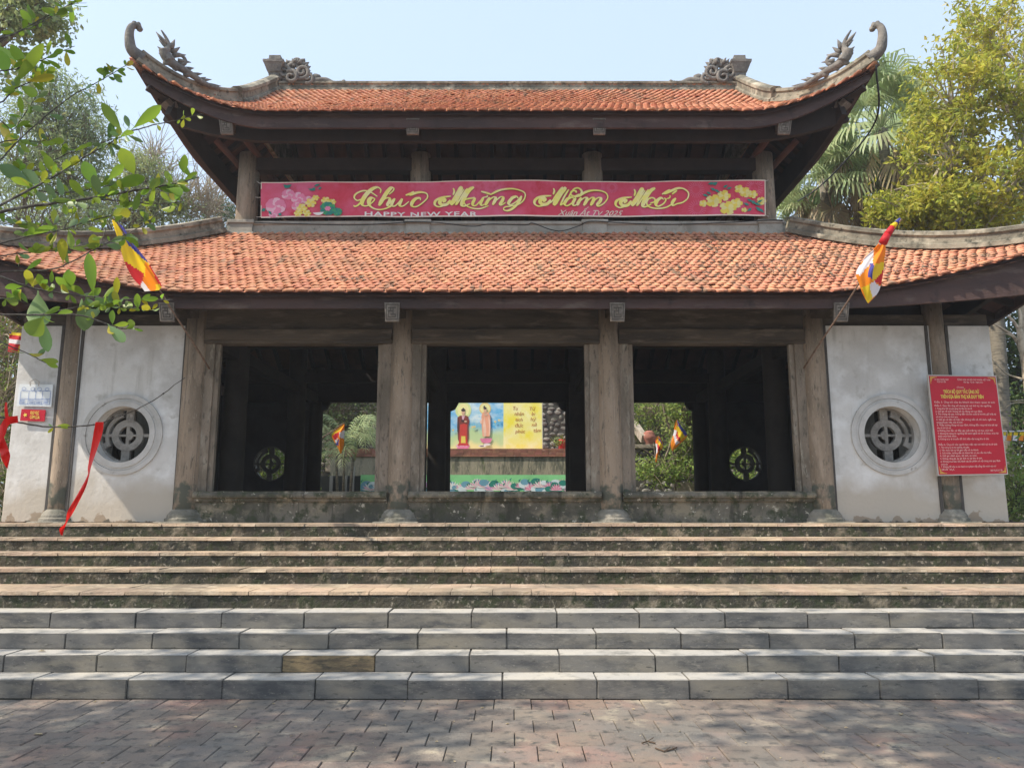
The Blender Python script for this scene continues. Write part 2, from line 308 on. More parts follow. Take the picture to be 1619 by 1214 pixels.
def text_mesh(body, size, font_shear=0, xs=1.0, space=1.0, align='LEFT', offset=0.0):
    c = bpy.data.curves.new('t', 'FONT'); c.body = body; c.size = size; c.shear = font_shear; c.space_character = space; c.align_x = align; c.offset = offset; c.resolution_u = 2
    o = bpy.data.objects.new('t', c); COL.objects.link(o); dg = bpy.context.evaluated_depsgraph_get(); dg.update()
    me = bpy.data.meshes.new_from_object(o.evaluated_get(dg)); bpy.data.objects.remove(o)
    V = [(v.co.x * xs, v.co.y) for v in me.vertices]; F = [tuple(p.vertices) for p in me.polygons]; bpy.data.meshes.remove(me)
    # nudge overlapping accents so that no two faces share a plane
    par = list(range(len(V)))
    def find(a):
        while par[a] != a: par[a] = par[par[a]]; a = par[a]
        return a
    for f in F:
        r = find(f[0])
        for q in f[1:]: par[find(q)] = r
    ids = {}; lay = []
    for i in range(len(V)):
        r = find(i); ids.setdefault(r, len(ids)); lay.append(ids[r] % 3)
    return V, F, lay
def put_text(mb, body, size, o, ux, uz, nrm, **k):
    V, F, lay = text_mesh(body, size, **k)
    o = Vector(o); ux = Vector(ux); uz = Vector(uz); nrm = Vector(nrm)
    mb.add([o + ux * a + uz * b + nrm * (.0004 * l) for (a, b), l in zip(V, lay)], F)
# ================================================================ GROUND
g = MB(); g.add([(-150, -60, -.03), (150, -60, -.03), (150, 10.2, -.03), (-150, 10.2, -.03)], [(0, 1, 2, 3)])
tag(g.build('ground', 'joint'), kind='structure')
g = MB(); nx, ny = 40, 30; vs = []
for j in range(ny + 1):
    for i in range(nx + 1):
        x = -150 + 300 * i / nx; y = 10.3 + 200 * (j / ny) ** 2
        ax = abs(x)
        vs.append((x, y, 1.30 + .0 * ax + (0.05 * math.sin(x * 1.3) * math.cos(y) if ax > 12 else 0)))
g.add(vs, [(j * (nx + 1) + i, j * (nx + 1) + i + 1, (j + 1) * (nx + 1) + i + 1, (j + 1) * (nx + 1) + i) for j in range(ny) for i in range(nx)])
tag(g.build('terrace_ground', 'earth'), kind='structure')
# brick pavement, running bond, every paver modelled
p = MB(); V = []; b = .005
y = 6.795; row = 0
while y > .4:
    d = .318; off = .155 * (row % 2) + random.uniform(-.01, .01); x = -10 + off
    while x < 10:
        wd = .308
        if abs(x) < 7.5 or row % 1 == 0:
            tz = random.uniform(-.002, .002); tx = random.uniform(-.0035, .0035); ty = random.uniform(-.003, .003); g_ = .0026
            x0, x1, y0, y1 = x + g_, x + wd - g_, y - d + g_, y - g_ * .7
            def q(a, c, z): return (a, c, z + tz + tx * (a - x) * 3 + ty * (c - y) * 3)
            V.append([q(x0, y0, -.02), q(x1, y0, -.02), q(x1, y1, -.02), q(x0, y1, -.02),
                      q(x0, y0, -.007), q(x1, y0, -.007), q(x1, y1, -.007), q(x0, y1, -.007),
                      q(x0 + b, y0 + b, 0), q(x1 - b, y0 + b, 0), q(x1 - b, y1 - b, 0), q(x0 + b, y1 - b, 0)])
        x += wd
    y -= d; row += 1
p.np(np.array(V), [(0, 1, 5, 4), (1, 2, 6, 5), (2, 3, 7, 6), (3, 0, 4, 7), (4, 5, 9, 8), (5, 6, 10, 9), (6, 7, 11, 10), (7, 4, 8, 11), (8, 9, 10, 11)])
tag(p.build('pavement', 'paver'), kind='structure')

# ================================================================ STAIRS
SY = [6.8, 7.08, 7.36, 7.64, 7.95, 8.8, 9.2, 9.6, 10.0]
SZ = [.16, .31, .455, .603, .765, .922, 1.079, 1.238, 1.402]
PZ = SZ[-1]
stairs = empty('stone_stairs', (0, 6.8, 0), 'wide flight of nine steps, blue grey stone blocks below and mossy concrete above', 'stairs')
joint_px = [[48], [8], [110], [77]]; jstep = [151, 146, 137, 131]
zprev = 0
for k in range(4):
    y0 = SY[k]; z0 = 0 if k == 0 else SZ[k - 1] ; z1 = SZ[k]; y1 = SY[k + 1] + .06
    st = MB().box(-11, 11, y0 + .02, SY[k + 1] + .05, z0 - .03, z1 - .03).build('step', 'mortar', stairs)
    d = SY[k] * .987 + (z1 - 1.6) * .16
    wl = jstep[k] * d / FPX; x = (joint_px[k][0] - 809.5) * d / FPX - wl * 5; i = -5
    while x < 10.5:
        ww = wl + random.uniform(-.03, .03)
        nb = MB(); sk = random.uniform(-.006, .006); h = random.uniform(-.003, .003)
        bm = bmesh.new(); bmesh.ops.create_cube(bm, size=1)
        for v in bm.verts:
            v.co = Vector((x + ww / 2 + v.co.x * (ww - .0055), (y0 + y1) / 2 + sk + v.co.y * (y1 - y0), (z0 + z1) / 2 + h + v.co.z * (z1 - z0 - (.003 if k else 0))))
        bmesh.ops.bevel(bm, geom=bm.edges[:], offset=.0065, segments=2, affect='EDGES')
        front = [f for f in bm.faces]
        nb.bm(bm)
        # worn, slightly chipped arrises
        for q_ in range(len(nb.v)):
            vx, vy, vz = nb.v[q_]; nb.v[q_] = (vx + random.gauss(0, .0012), vy + random.gauss(0, .0022), vz + random.gauss(0, .0015))
        mi = []
        for f in nb.f:
            a = [Vector(nb.v[q]) for q in f]; nrm = (a[1] - a[0]).cross(a[2] - a[1])
            cz = sum(q.z for q in a) / len(a); mi.append(1 if cz > z1 - .006 + h else 0)
        nb.m = mi
        mpx = 809.5 + (x + ww / 2) * FPX / d
        bs = 'brownstone' if (k == 1 and 441 < mpx < 586) else 'bluestone'
        o = nb.build('stone_block', [bs, 'bluestone_top'], st, label='brown stained stone block' if bs == 'brownstone' else None)
        x += ww; i += 1
def rough_slab(x0, x1, y0, y1, z0, z1, n=90, amp=.006, mi=0):
    """long concrete bar with a slightly worn front edge"""
    m = MB(); k = 6
    vs = []
    for i in range(n + 1):
        x = x0 + (x1 - x0) * i / n; a = random.gauss(0, amp); c = random.gauss(0, amp * .7); e = abs(random.gauss(0, amp * .8))
        vs += [(x, y0 + a * .5, z0), (x, y0 + a, z1 - .025), (x, y0 + .012 + e + a, z1 - .004 + c * .3), (x, y1, z1), (x, y1, z0)]
    kk = 5
    m.add(vs, [(i * kk + j, i * kk + (j + 1) % kk, (i + 1) * kk + (j + 1) % kk, (i + 1) * kk + j) for i in range(n) for j in range(kk)])
    m.add([], []); return m
for k in range(4, 9):
    y0 = SY[k]; z0 = SZ[k - 1]; z1 = SZ[k]
    yb = SY[k + 1] + .1 if k < 8 else 11.3
    m = rough_slab(-11, 11, y0 + .012, yb, z0 - .02, z1 - .028, 260, .004)
    st = m.build('step', 'moss_riser', stairs)
    t = MB(); V = []
    # brick tread tiles with open joints; landing has two courses
    rows = [(y0, yb)] if k != 4 else [(y0, y0 + .38), (y0 + .386, yb)]
    if k == 8: rows = [(y0, y0 + .3), (y0 + .304, y0 + .62), (y0 + .624, yb)]
    for ra, rb in rows:
        x = -11 + random.uniform(0, .3)
        while x < 11:
            ww = random.uniform(.29, .33) if k != 4 else random.uniform(.38, .46); e = random.gauss(0, .004); q = random.gauss(0, .0025)
            dz = -.006 if ra != y0 else 0
            c = random.choice([0, 0, 0, 0, .012, .02])
            V.append([(x + .003, ra + e, z1 - .032), (x + ww - .003, ra + e + q, z1 - .032), (x + ww - .003, rb, z1 - .032), (x + .003, rb, z1 - .032),
                      (x + .003, ra + e + .005, z1 + dz + q - c * .3), (x + ww - .003, ra + e + .005 + q + c, z1 + dz + q), (x + ww - .003, rb, z1 + dz), (x + .003, rb, z1 + dz)])
            x += ww
    t.np(np.array(V), [(0, 1, 5, 4), (1, 2, 6, 5), (2, 3, 7, 6), (3, 0, 4, 7), (4, 5, 6, 7)])
    t.build('tread', 'pink_tread', st)

# ================================================================ PAVILION
CX = -.1; FY = 11.3; BY = 18.5; CY = (FY + BY) / 2
T = empty('temple_pavilion', (CX, CY, PZ), 'two tiered open pavilion with curved orange tile roofs, grey columns and white end walls', 'temple')
# floor
MB().box(CX - 7.6, CX + 7.6, 11.32, 19.2, 1.2, PZ + .003).build('floor', 'floor', T)
COLX = [-1.56, 1.56, -4.68, 4.66]; OUTX = [-6.55, 6.53]
def column(x, y, z0, z1, r, base=True, rt=None, zb=None, mt='column'):
    rt = rt or r * .92; zb = z0 if zb is None else zb
    m = MB(); h = z1 - z0; n = 28
    m.lathe((x, y, z0), [(r * .99, 0), (r * 1.02, h * .12), (r, h * .35), (r * .97, h * .7), (rt, h)], n)
    o = m.build('column', mt, T, smooth=True)
    for p_ in o.data.polygons: p_.use_smooth = len(p_.vertices) == 4
    if base:
        b = MB(); rr = r * 1.45
        b.lathe((x, y, z0 - .0), [(rr * 1.12, 0), (rr * 1.12, .05), (rr * 1.02, .065), (rr * 1.0, .10), (rr * .86, .15), (r * 1.03, .185)], n)
        b.build('column_base', 'pier', o)
        MB().bbox(x - rr * 1.28, x + rr * 1.28, y - rr * 1.28, y + rr * 1.28, z0 - .10, z0 + .012, .01).build('base_slab', 'pier', o)
    return o
ZL = 4.05; ZT = 4.45
for x in COLX: column(CX + x, FY - .02, PZ, ZT + .3, .175)
for x in OUTX: column(CX + x, FY, PZ, ZT + .3, .155)
for yy in (13.0, 16.7):
    for x in COLX:
        c_ = column(CX + x, yy, PZ, 5.95, .20, rt=.195, mt='inner_col_shade'); u_ = MB().lathe((CX + x, yy, 5.95), [(.195, 0), (.19, 1.0), (.183, 2.0)], 28).build('column', 'column', T, smooth=True)
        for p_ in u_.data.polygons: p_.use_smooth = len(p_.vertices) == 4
    for x in OUTX: column(CX + x, yy, PZ, 5.2, .17, mt='inner_col_shade')
for x in COLX + OUTX: column(CX + x, BY - .1, PZ, 5.0, .17, mt='inner_col_shade')
# front bays: jambs, lintels, dado walls and moulded sills
bays = [(-4.68, -1.56), (-1.56, 1.56), (1.56, 4.66)]
for a, b in bays:
    xa, xb = CX + a + .13, CX + b - .13
    yf = FY - .07
    # jambs with a stepped inner fillet
    for sx, xx in ((1, xa), (-1, xb)):
        f = MB()
        def bb(u0, u1, y0, y1, z0, z1, bv=.008):
            q0, q1 = sorted((xx + sx * u0, xx + sx * u1)); f.bbox(q0, q1, y0, y1, z0, z1, bv)
        bb(-.03, .165, yf - .005, yf + .14, 1.84, ZL + .057); bb(.163, .235, yf + .03, yf + .12, 1.84, ZL + .03)
        f.build('door_jamb', 'jamb', T)
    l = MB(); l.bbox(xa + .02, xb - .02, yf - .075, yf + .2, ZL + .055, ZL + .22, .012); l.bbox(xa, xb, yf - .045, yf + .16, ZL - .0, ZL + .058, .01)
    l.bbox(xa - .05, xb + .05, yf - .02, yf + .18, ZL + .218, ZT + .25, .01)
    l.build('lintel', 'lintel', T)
    d = MB(); d.box(xa, xb, FY - .09, FY + .08, PZ - .01, 1.70); d.build('dado_wall', 'sill_conc', T)
    s = MB(); s.sweep([(xa + .025 + (xb - xa - .05) * i / 24, FY - .0 + random.gauss(0, .002), 1.695 + random.gauss(0, .0015)) for i in range(25)],
        [(-.12, .0), (.13, .0), (.15, .02), (.15, .035), (.17, .05), (.205, .06), (.215, .09), (.205, .12), (.18, .135), (.18, .15), (-.12, .15)])
    fixn(s.build('sill', 'sill_conc', T))
# top beam joining the columns, all four sides
m = MB(); zt = 4.62
m.bbox(CX - 6.7, CX + 6.7, FY + .10, FY + .32, ZT + .02, ZT + .22, .01); m.bbox(CX - 6.7, CX + 6.7, BY - .25, BY - .03, 4.15, 4.95, .01)
for s in (-1, 1): m.bbox(CX + s * 6.55 - .1, CX + s * 6.55 + .1, FY + .2, BY - .2, ZT - .05, ZT + .2, .01)
m.split('tie_beam', 'rafter', T)
# interior beams
m = MB()
for yy in (13.0, 16.7):
    m.bbox(CX - 4.7, CX + 4.7, yy - .1, yy + .1, 7.62, 7.86, .01); m.bbox(CX - 4.7, CX + 4.7, yy - .09, yy + .09, 5.9, 6.12, .01)
    m.bbox(CX - 6.6, CX + 6.6, yy - .08, yy + .08, 4.36, 4.56, .01)
for x in COLX: m.bbox(CX + x - .08, CX + x + .08, 13.0, 16.7, 5.75, 5.98, .01); m.bbox(CX + x - .08, CX + x + .08, 11.4, 18.3, 4.12, 4.34, .01)
for x in COLX: m.bbox(CX + x - .09, CX + x + .09, 13.0, 16.7, 7.88, 8.1, .01)
m.split('inner_beam', 'rafter', T)
# small braces in the back bays
m = MB()
for a, b in bays:
    for s, xx in ((1, CX + a + .15), (-1, CX + b - .15)): m.prism([(xx, 4.16), (xx + s * .22, 4.16), (xx + s * .12, 3.98), (xx, 3.93)], BY - .2, BY - .08)
m.split('corner_brace', 'rafter', T)

def wall_hole(m, x0, x1, z0, z1, cx, cz, r, y0, y1, n=64):
    """wall slab with a round hole through it"""
    for yy, fl in ((y0, 0), (y1, 1)):
        vs = []; 
        for i in range(n):
            a = 2 * math.pi * (i + .5) / n; c, s_ = math.cos(a), math.sin(a)
            k = min((x1 - cx) / c if c > 1e-6 else ((x0 - cx) / c if c < -1e-6 else 1e9), (z1 - cz) / s_ if s_ > 1e-6 else ((z0 - cz) / s_ if s_ < -1e-6 else 1e9))
            vs += [(cx + r * c, yy, cz + r * s_), (cx + k * c, yy, cz + k * s_)]
        fs = [(2 * i, 2 * i + 1, (2 * i + 3) % (2 * n), (2 * i + 2) % (2 * n)) for i in range(n)]
        m.add(vs, fs)
        # corner triangles
        for X in (x0, x1):
            for Z in (z0, z1):
                ca = math.atan2(Z - cz, X - cx) % (2 * math.pi); i = int((ca / (2 * math.pi) * n) - .5) % n
                A = vs[2 * i + 1]; B = vs[(2 * i + 3) % (2 * n)]
                if abs(A[0] - B[0]) > 1e-6 and abs(A[2] - B[2]) > 1e-6: m.add([A, (X, yy, Z), B], [(0, 1, 2)])
    vs = []
    for i in range(n):
        a = 2 * math.pi * (i + .5) / n
        vs += [(cx + r * math.cos(a), y0, cz + r * math.sin(a)), (cx + r * math.cos(a), y1, cz + r * math.sin(a))]
    m.add(vs, [(2 * i, 2 * i + 1, (2 * i + 3) % (2 * n), (2 * i + 2) % (2 * n)) for i in range(n)])
    m.add([(x0, y0, z0), (x1, y0, z0), (x1, y0, z1), (x0, y0, z1), (x0, y1, z0), (x1, y1, z0), (x1, y1, z1), (x0, y1, z1)],
          [(0, 1, 5, 4), (1, 2, 6, 5), (2, 3, 7, 6), (3, 0, 4, 7)])
def round_window(wall, cx, cz, yf, depth, flip=1, mirror=1):
    """moulded ring and a cement grille in the old character pattern; yf: face of the wall, flip -1 for a wall facing away"""
    m = MB()
    def A(r0, r1, p0, p1, a0=0, a1=360, n=64):
        y0, y1 = sorted((yf - flip * p0, yf - flip * p1)); m.arc(cx, cz, r0, r1, a0, a1, y0, y1, n)
    A(.535, .60, -.01, .030); A(.49, .53, -.01, .022); A(.415, .495, -.01, .036)
    w_ = m.build('round_window', 'ring', wall)
    k = MB(); ya, yb = sorted((yf + flip * .15, yf + flip * .22)); yc, yd = sorted((yf + flip * .16, yf + flip * .215))
    mm = mirror
    def AA(r0, r1, a0, a1, n=28, y0=ya, y1=yb):
        if mm < 0: a0, a1 = 180 - a1, 180 - a0
        k.arc(cx, cz, r0, r1, a0, a1, y0, y1, n)
    def BX(x0, x1, z0, z1, y0=yc, y1=yd):
        q0, q1 = sorted((cx + mm * x0, cx + mm * x1)); k.box(q0, q1, y0, y1, cz + z0, cz + z1)
    AA(.385, .417, 0, 359.95, 56)                       # outer rim
    AA(.135, .235, 0, 359.95, 48)                        # middle ring
    AA(.285, .335, -32, 74, 28); AA(.335, .39, 50, 74, 8, yc, yd); AA(.335, .39, -32, -18, 6, yc, yd)
    BX(-.075, .045, .225, .39); BX(-.045, .08, -.39, -.225)      # thick stubs above and below
    BX(-.39, -.225, -.022, .022); BX(.225, .39, -.022, .022)      # thin arms
    BX(-.02, .028, -.14, .14, yc + .002, yd - .002); BX(-.14, .14, -.016, .016, yc + .004, yd - .004)
    AA(.0, .075, 90, 270, 14, yc + .006, yd - .006)
    k.build('grille', 'grille', wall)
WX = 7.33
for s in (-1, 1):
    # front end wall between the corner columns, with round window
    xa, xb = sorted((CX + s * 4.66 + s * .16, CX + s * 6.55 - s * .06)); wx = CX + (-5.67 if s < 0 else 5.72)
    m = MB(); wall_hole(m, xa, xb, PZ, 4.33, wx, 2.68, .415, FY - .085, FY + .17)
    wl_ = fixn(m.build('end_wall', 'plaster', T)); round_window(wl_, wx, 2.68, FY - .085, .2, 1, s)
    # wing beyond the outer column
    xa, xb = sorted((CX + s * 6.64, CX + s * WX)); m = MB(); m.bbox(xa, xb, FY - .085, FY + .17, PZ, 4.33, .012); m.build('wing_wall', 'plaster', T)
    xa, xb = sorted((CX + s * WX, CX + s * (WX - .25))); m = MB(); m.box(xa, xb, FY + .171, BY - .16, PZ, 4.33); m.build('side_wall', 'plaster', T)
    # dark rebate strips beside the columns
    for u, wd in ((6.55 - .165 if s < 0 else 6.53 + .14, .03), (6.55 + .135 if s < 0 else 6.53 - .165, .03), (4.66 + .16, .035)):
        x_ = CX + s * u; MB().box(x_ - wd / 2 - .006, x_ + wd / 2 + .006, FY - .105, FY - .04, PZ + .1, 4.33).build('edge_strip', 'dark_post', T)
    m = MB(); xa, xb = sorted((CX + s * 4.7, CX + s * (WX + .02))); m.bbox(xa, xb, FY - .02, FY + .2, 4.325, 4.52, .01); m.build('head_beam', 'lintel', T)
    # back wall
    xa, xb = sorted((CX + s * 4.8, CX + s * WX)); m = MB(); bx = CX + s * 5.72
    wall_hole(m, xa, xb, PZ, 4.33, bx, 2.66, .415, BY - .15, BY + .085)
    wl_ = fixn(m.build('back_wall', 'inner_wall_shade', T)); round_window(wl_, bx, 2.66, BY + .085, .2, -1, s)

# ---------------------------------------------------------------- roofs
class Roof:
    def __init__(s, A, B, g, m, T_, z0, Rz, x1, y1, p, L, F): s.A, s.B, s.g, s.m, s.T, s.z0, s.R, s.x1, s.y1, s.p, s.L, s.F = A, B, g, m, T_, z0, Rz, x1, y1, p, L, F
    def zf(s, t): q = t / s.T; return s.z0 + s.R * (.88 * q + .12 * q * q)
    def pt(s, X, Y, t, dz=0):
        """X,Y from the centre (Y positive to the front), t inward distance"""
        a = min(max((abs(X) - s.x1) / (s.A - s.x1), 0), 1.05); b = min(max((abs(Y) - s.y1) / (s.B - s.y1), 0), 1.05)
        c = (a * b) ** s.p
        return Vector((CX + X + math.copysign(s.F * c, X), CY - Y - math.copysign(s.F * .7 * c, Y), s.zf(t) + s.L * c + dz))
    def side(s, k, u, t):
        """k 0 front,1 back,2 left,3 right"""
        if k < 2: return s.pt(u, (s.B - t) * (1 if k == 0 else -1), t)
        return s.pt((s.A - t * (s.A - s.g) / s.m) * (-1 if k == 2 else 1), u, t)
    def half(s, k, t):
        if k < 2: return s.A - (s.A - s.g) * min(t / s.m, 1)
        return s.B - t
    def tmax(s, k): return s.T if k < 2 else s.m
LOW = Roof(8.1, CY - 10.15, 4.95, 2.6, 2.6, 4.56, 1.80, 4.4, CY - 10.15 - 3.5, 1.55, .86, .3)
UPP = Roof(5.85, CY - 11.75, 4.93, 1.25, CY - 11.75, 8.14, 2.22, 4.0, CY - 11.75 - 1.7, 1.9, .74, .30)
def slab(rf, name):
    m = MB()
    for k in range(4):
        nt_ = 14; nu = 44
        for off, fl in ((-.015, 0), (-.075, 1)):
            m.mi = fl; vs = []
            for j in range(nt_ + 1):
                t = rf.tmax(k) * j / nt_; h = rf.half(k, t)
                for i in range(nu + 1):
                    q = -1 + 2 * i / nu; v = rf.side(k, h * q, t); vs.append((v.x, v.y, v.z + off))
            m.add(vs, [(j * (nu + 1) + i, j * (nu + 1) + i + 1, (j + 1) * (nu + 1) + i + 1, (j + 1) * (nu + 1) + i) for j in range(nt_) for i in range(nu)])
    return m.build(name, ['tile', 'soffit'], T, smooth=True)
lowroof = slab(LOW, 'lower_roof'); uproof = slab(UPP, 'upper_roof')
def tiles(rf, k, pw, pl, parent, tstart=-.05):
    rows = int((rf.tmax(k) - tstart) / pl) + 1; V = []
    L = pl * 1.75
    outl = [(-.5, 0), (-.5, -.55), (-.36, -.84), (0, -1), (.36, -.84), (.5, -.55), (.5, 0)]
    for r in range(rows):
        t0 = tstart + r * pl; w_ = pw if r else pw * 1.38; h = rf.half(k, max(t0, 0)) - (.05 if t0 > .02 else -.02)
        n = int(2 * h / w_) + 1; off = (r % 2) * .5 * w_ 
        for i in range(n + 1):
            u = -h + i * w_ + off + random.gauss(0, .006)
            if abs(u) > h: continue
            tt = t0 + random.gauss(0, .006)
            P0 = rf.side(k, u, tt); du = rf.side(k, u + .02, tt) - rf.side(k, u - .02, tt); dt = rf.side(k, u, tt + .03) - rf.side(k, u, tt - .03)
            if tt > rf.tmax(k) - .05: continue
            du.normalize(); dt.normalize(); nn = du.cross(dt)
            if nn.z < 0: nn = -nn
            if k in (1,): pass
            roll = random.gauss(0, .035); lift = .015 + abs(random.gauss(0, .006)) + (.02 if random.random() < .012 else 0); top = P0 + dt * L
            row = []
            for a, b in outl + [(0, -.05), (0, -.6)]:
                cam_ = .020 * (1 - (2 * a) ** 2)
                row.append(top + du * (a * w_ * .97) + dt * (b * L) + nn * (.004 + (lift) * (-b) + cam_ + roll * a * w_))
            th = .016 if r else .022
            row += [row[i_] - nn * th for i_ in (1, 2, 3, 4, 5)]
            V.append([tuple(q) for q in row])
    F = [(0, 1, 2, 8, 7), (2, 3, 8), (3, 4, 8), (8, 4, 5, 6, 7), (1, 9, 10, 2), (2, 10, 11, 3), (3, 11, 12, 4), (4, 12, 13, 5), (9, 13, 12, 11, 10)]
    m = MB(); m.np(np.array(V), F); o = m.build('roof_tiles', 'tile', parent); return o
for rf, o in ((LOW, lowroof), (UPP, uproof)):
    for k in (0, 2, 3, 1): tiles(rf, k, .128, .116, o)
# rafters and battens under the slopes
m = MB()
def rafters(m, rf, k, sp):
    h = rf.half(k, 0); u = -h + .3
    while u < h - .25:
        lim = rf.tmax(k)
        if k < 2 and abs(u) > rf.g: lim = rf.m * (rf.A - abs(u)) / (rf.A - rf.g)
        if k > 1: lim = min(lim, rf.B - abs(u))
        if lim > .4:
            P = [rf.side(k, u, .1 + (lim - .1) * i / 6) - Vector((0, 0, .125)) for i in range(7)]
            m.sweep(P, [(-.04, -.05), (.04, -.05), (.04, .045), (-.04, .045)])
        u += sp
for k in range(4): rafters(m, LOW, k, .42)
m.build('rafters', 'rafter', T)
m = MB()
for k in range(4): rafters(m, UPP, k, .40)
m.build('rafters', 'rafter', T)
# eaves boards
def eaves(rf, t_in, zt, zb, th, low=.5):
    m = MB()
    for k in range(4):
        h = rf.half(k, t_in) + .02; N = 60
        P = [rf.side(k, h * (-1 + 2 * i / N), t_in) for i in range(N + 1)]
        vs = []
        for i, p in enumerate(P):
            d = P[min(i + 1, N)] - P[max(i - 1, 0)]; sd = Vector((d.y, -d.x, 0)).normalized() * th; lf = p.z - rf.zf(t_in); zl = rf.zf(t_in) + zb * (1 if k < 2 else .62) * (1 - (.55 * lf / rf.L if rf is UPP else 0)) + lf * (low if k < 2 else max(low, .85))
            vs += [(p.x - sd.x, p.y - sd.y, zl), (p.x + sd.x, p.y + sd.y, zl), (p.x + sd.x, p.y + sd.y, p.z + zt), (p.x - sd.x, p.y - sd.y, p.z + zt)]
        m.add(vs, [(4 * i + j, 4 * i + 4 + j, 4 * i + 4 + (j + 1) % 4, 4 * i + (j + 1) % 4) for i in range(N) for j in range(4)] + [(0, 1, 2, 3), (4 * N + 3, 4 * N + 2, 4 * N + 1, 4 * N)])
    return fixn(m.build('eaves_board', 'fascia', T))
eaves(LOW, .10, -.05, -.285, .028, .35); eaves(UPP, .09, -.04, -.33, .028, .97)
def liner(rf, t_in, zt, zb, th):
    m = MB()
    for k in range(4):
        h = rf.half(k, t_in); N = 50
        m.sweep([rf.side(k, h * (-1 + 2 * i / N), t_in) for i in range(N + 1)], [(-th, zb), (th, zb), (th, zt), (-th, zt)])
    return fixn(m.build('purlin', 'rafter', T))
liner(UPP, .42, -.2, -.62, .05); liner(LOW, .62, -.2, -.48, .05)
# under-eaves brackets with carved end plates
def bracket(x, y0, y1, z0, z1, px, pz, w_=.2, h=.27, lean=0):
    m = MB(); m.add([(x - .06, y0, z0 - .12), (x + .06, y0, z0 - .12), (x + .06, y1, z1 - .16), (x - .06, y1, z1 - .16), (x - .06, y0, z0 + .1), (x + .06, y0, z0 + .1), (x + .06, y1, z1 + .12), (x - .06, y1, z1 + .12)],
                    [(0, 3, 2, 1), (4, 5, 6, 7), (0, 1, 5, 4), (1, 2, 6, 5), (2, 3, 7, 6), (3, 0, 4, 7)])
    b = m.build('eaves_bracket', 'lintel', T)
    q = MB(); q.mi = 0; yy = y0 - .02; c = Vector((px, yy, pz))
    def V_(u, v): return (px + u * w_ * (1 + .12 * v) + v * lean, yy - v * .02, pz + v * h)
    def strip(u0, v0, u1, v1, d, mi):
        q.mi = mi; a = [V_(u0, v0), V_(u1, v0), V_(u1, v1), V_(u0, v1)]
        q.add(a + [(p[0], p[1] + d, p[2]) for p in a], [(0, 1, 2, 3), (0, 4, 5, 1), (1, 5, 6, 2), (2, 6, 7, 3), (3, 7, 4, 0)])
    strip(-.5, -.5, .5, .5, .05, 0)
    yy -= .004
    for L in [(-.40, -.42, .40, -.37), (-.40, .37, .40, .42), (-.42, -.42, -.37, .42), (.37, -.42, .42, .42), (-.27, .2, .27, .26), (-.27, .02, .10, .08), (.04, -.10, .10, .26), (-.27, -.3, -.21, .08), (-.1, -.16, .27, -.10), (-.27, -.3, .27, -.24), (.21, -.3, .27, -.1), (-.12, .08, -.06, .2)]:
        strip(*L, .003, 1)
    q.build('end_plate', ['plate', 'platecut'], b)
for x in COLX:
    bracket(CX + x, 10.22, 11.25, 4.30, 4.62, CX + x, 4.28, .2, .26, .0 if abs(x) < 2 else -.02 * (1 if x < 0 else -1))
    bracket(CX + x, 11.84, 12.9, 7.95, 8.3, CX + x, 7.90, .21, .27, 0 if abs(x) < 2 else -.03 * (1 if x < 0 else -1))
# corner beams with pale carved boards
for rf, cy_, zc in ((LOW, 1, 4.4), (UPP, 1, 7.9)):
    for sx in (-1, 1):
        for sy in (-1, 1):
            P = []; N = 16
            for i in range(N + 1):
                t = (rf.m if rf is LOW else 1.2) * i / N; P.append(rf.pt(sx * (rf.A - t * (rf.A - rf.g) / rf.m), sy * (rf.B - t), t) - Vector((0, 0, .1)))
            m = MB(); m.sweep(P[2:], [(-.08, -.18), (.08, -.18), (.08, 0), (-.08, 0)]); fixn(m.build('corner_beam', 'rafter', T))
            if rf is UPP:
                # long scalloped run of lumps along the underside of the flank, as on the old carved barge board
                m = MB()
                for i in range(4, 13, 2):
                    a, b = P[i + 0], P[i + 1] + (P[i + 1] - P[i]) * .4
                    m.sweep([a - Vector((0, 0, .22)), (a + b) / 2 - Vector((0, 0, .27)), b - Vector((0, 0, .22))], [(-.10, -.05), (.10, -.05), (.10, .05), (-.10, .05)])
                fixn(m.build('carved_board', 'plate', T))
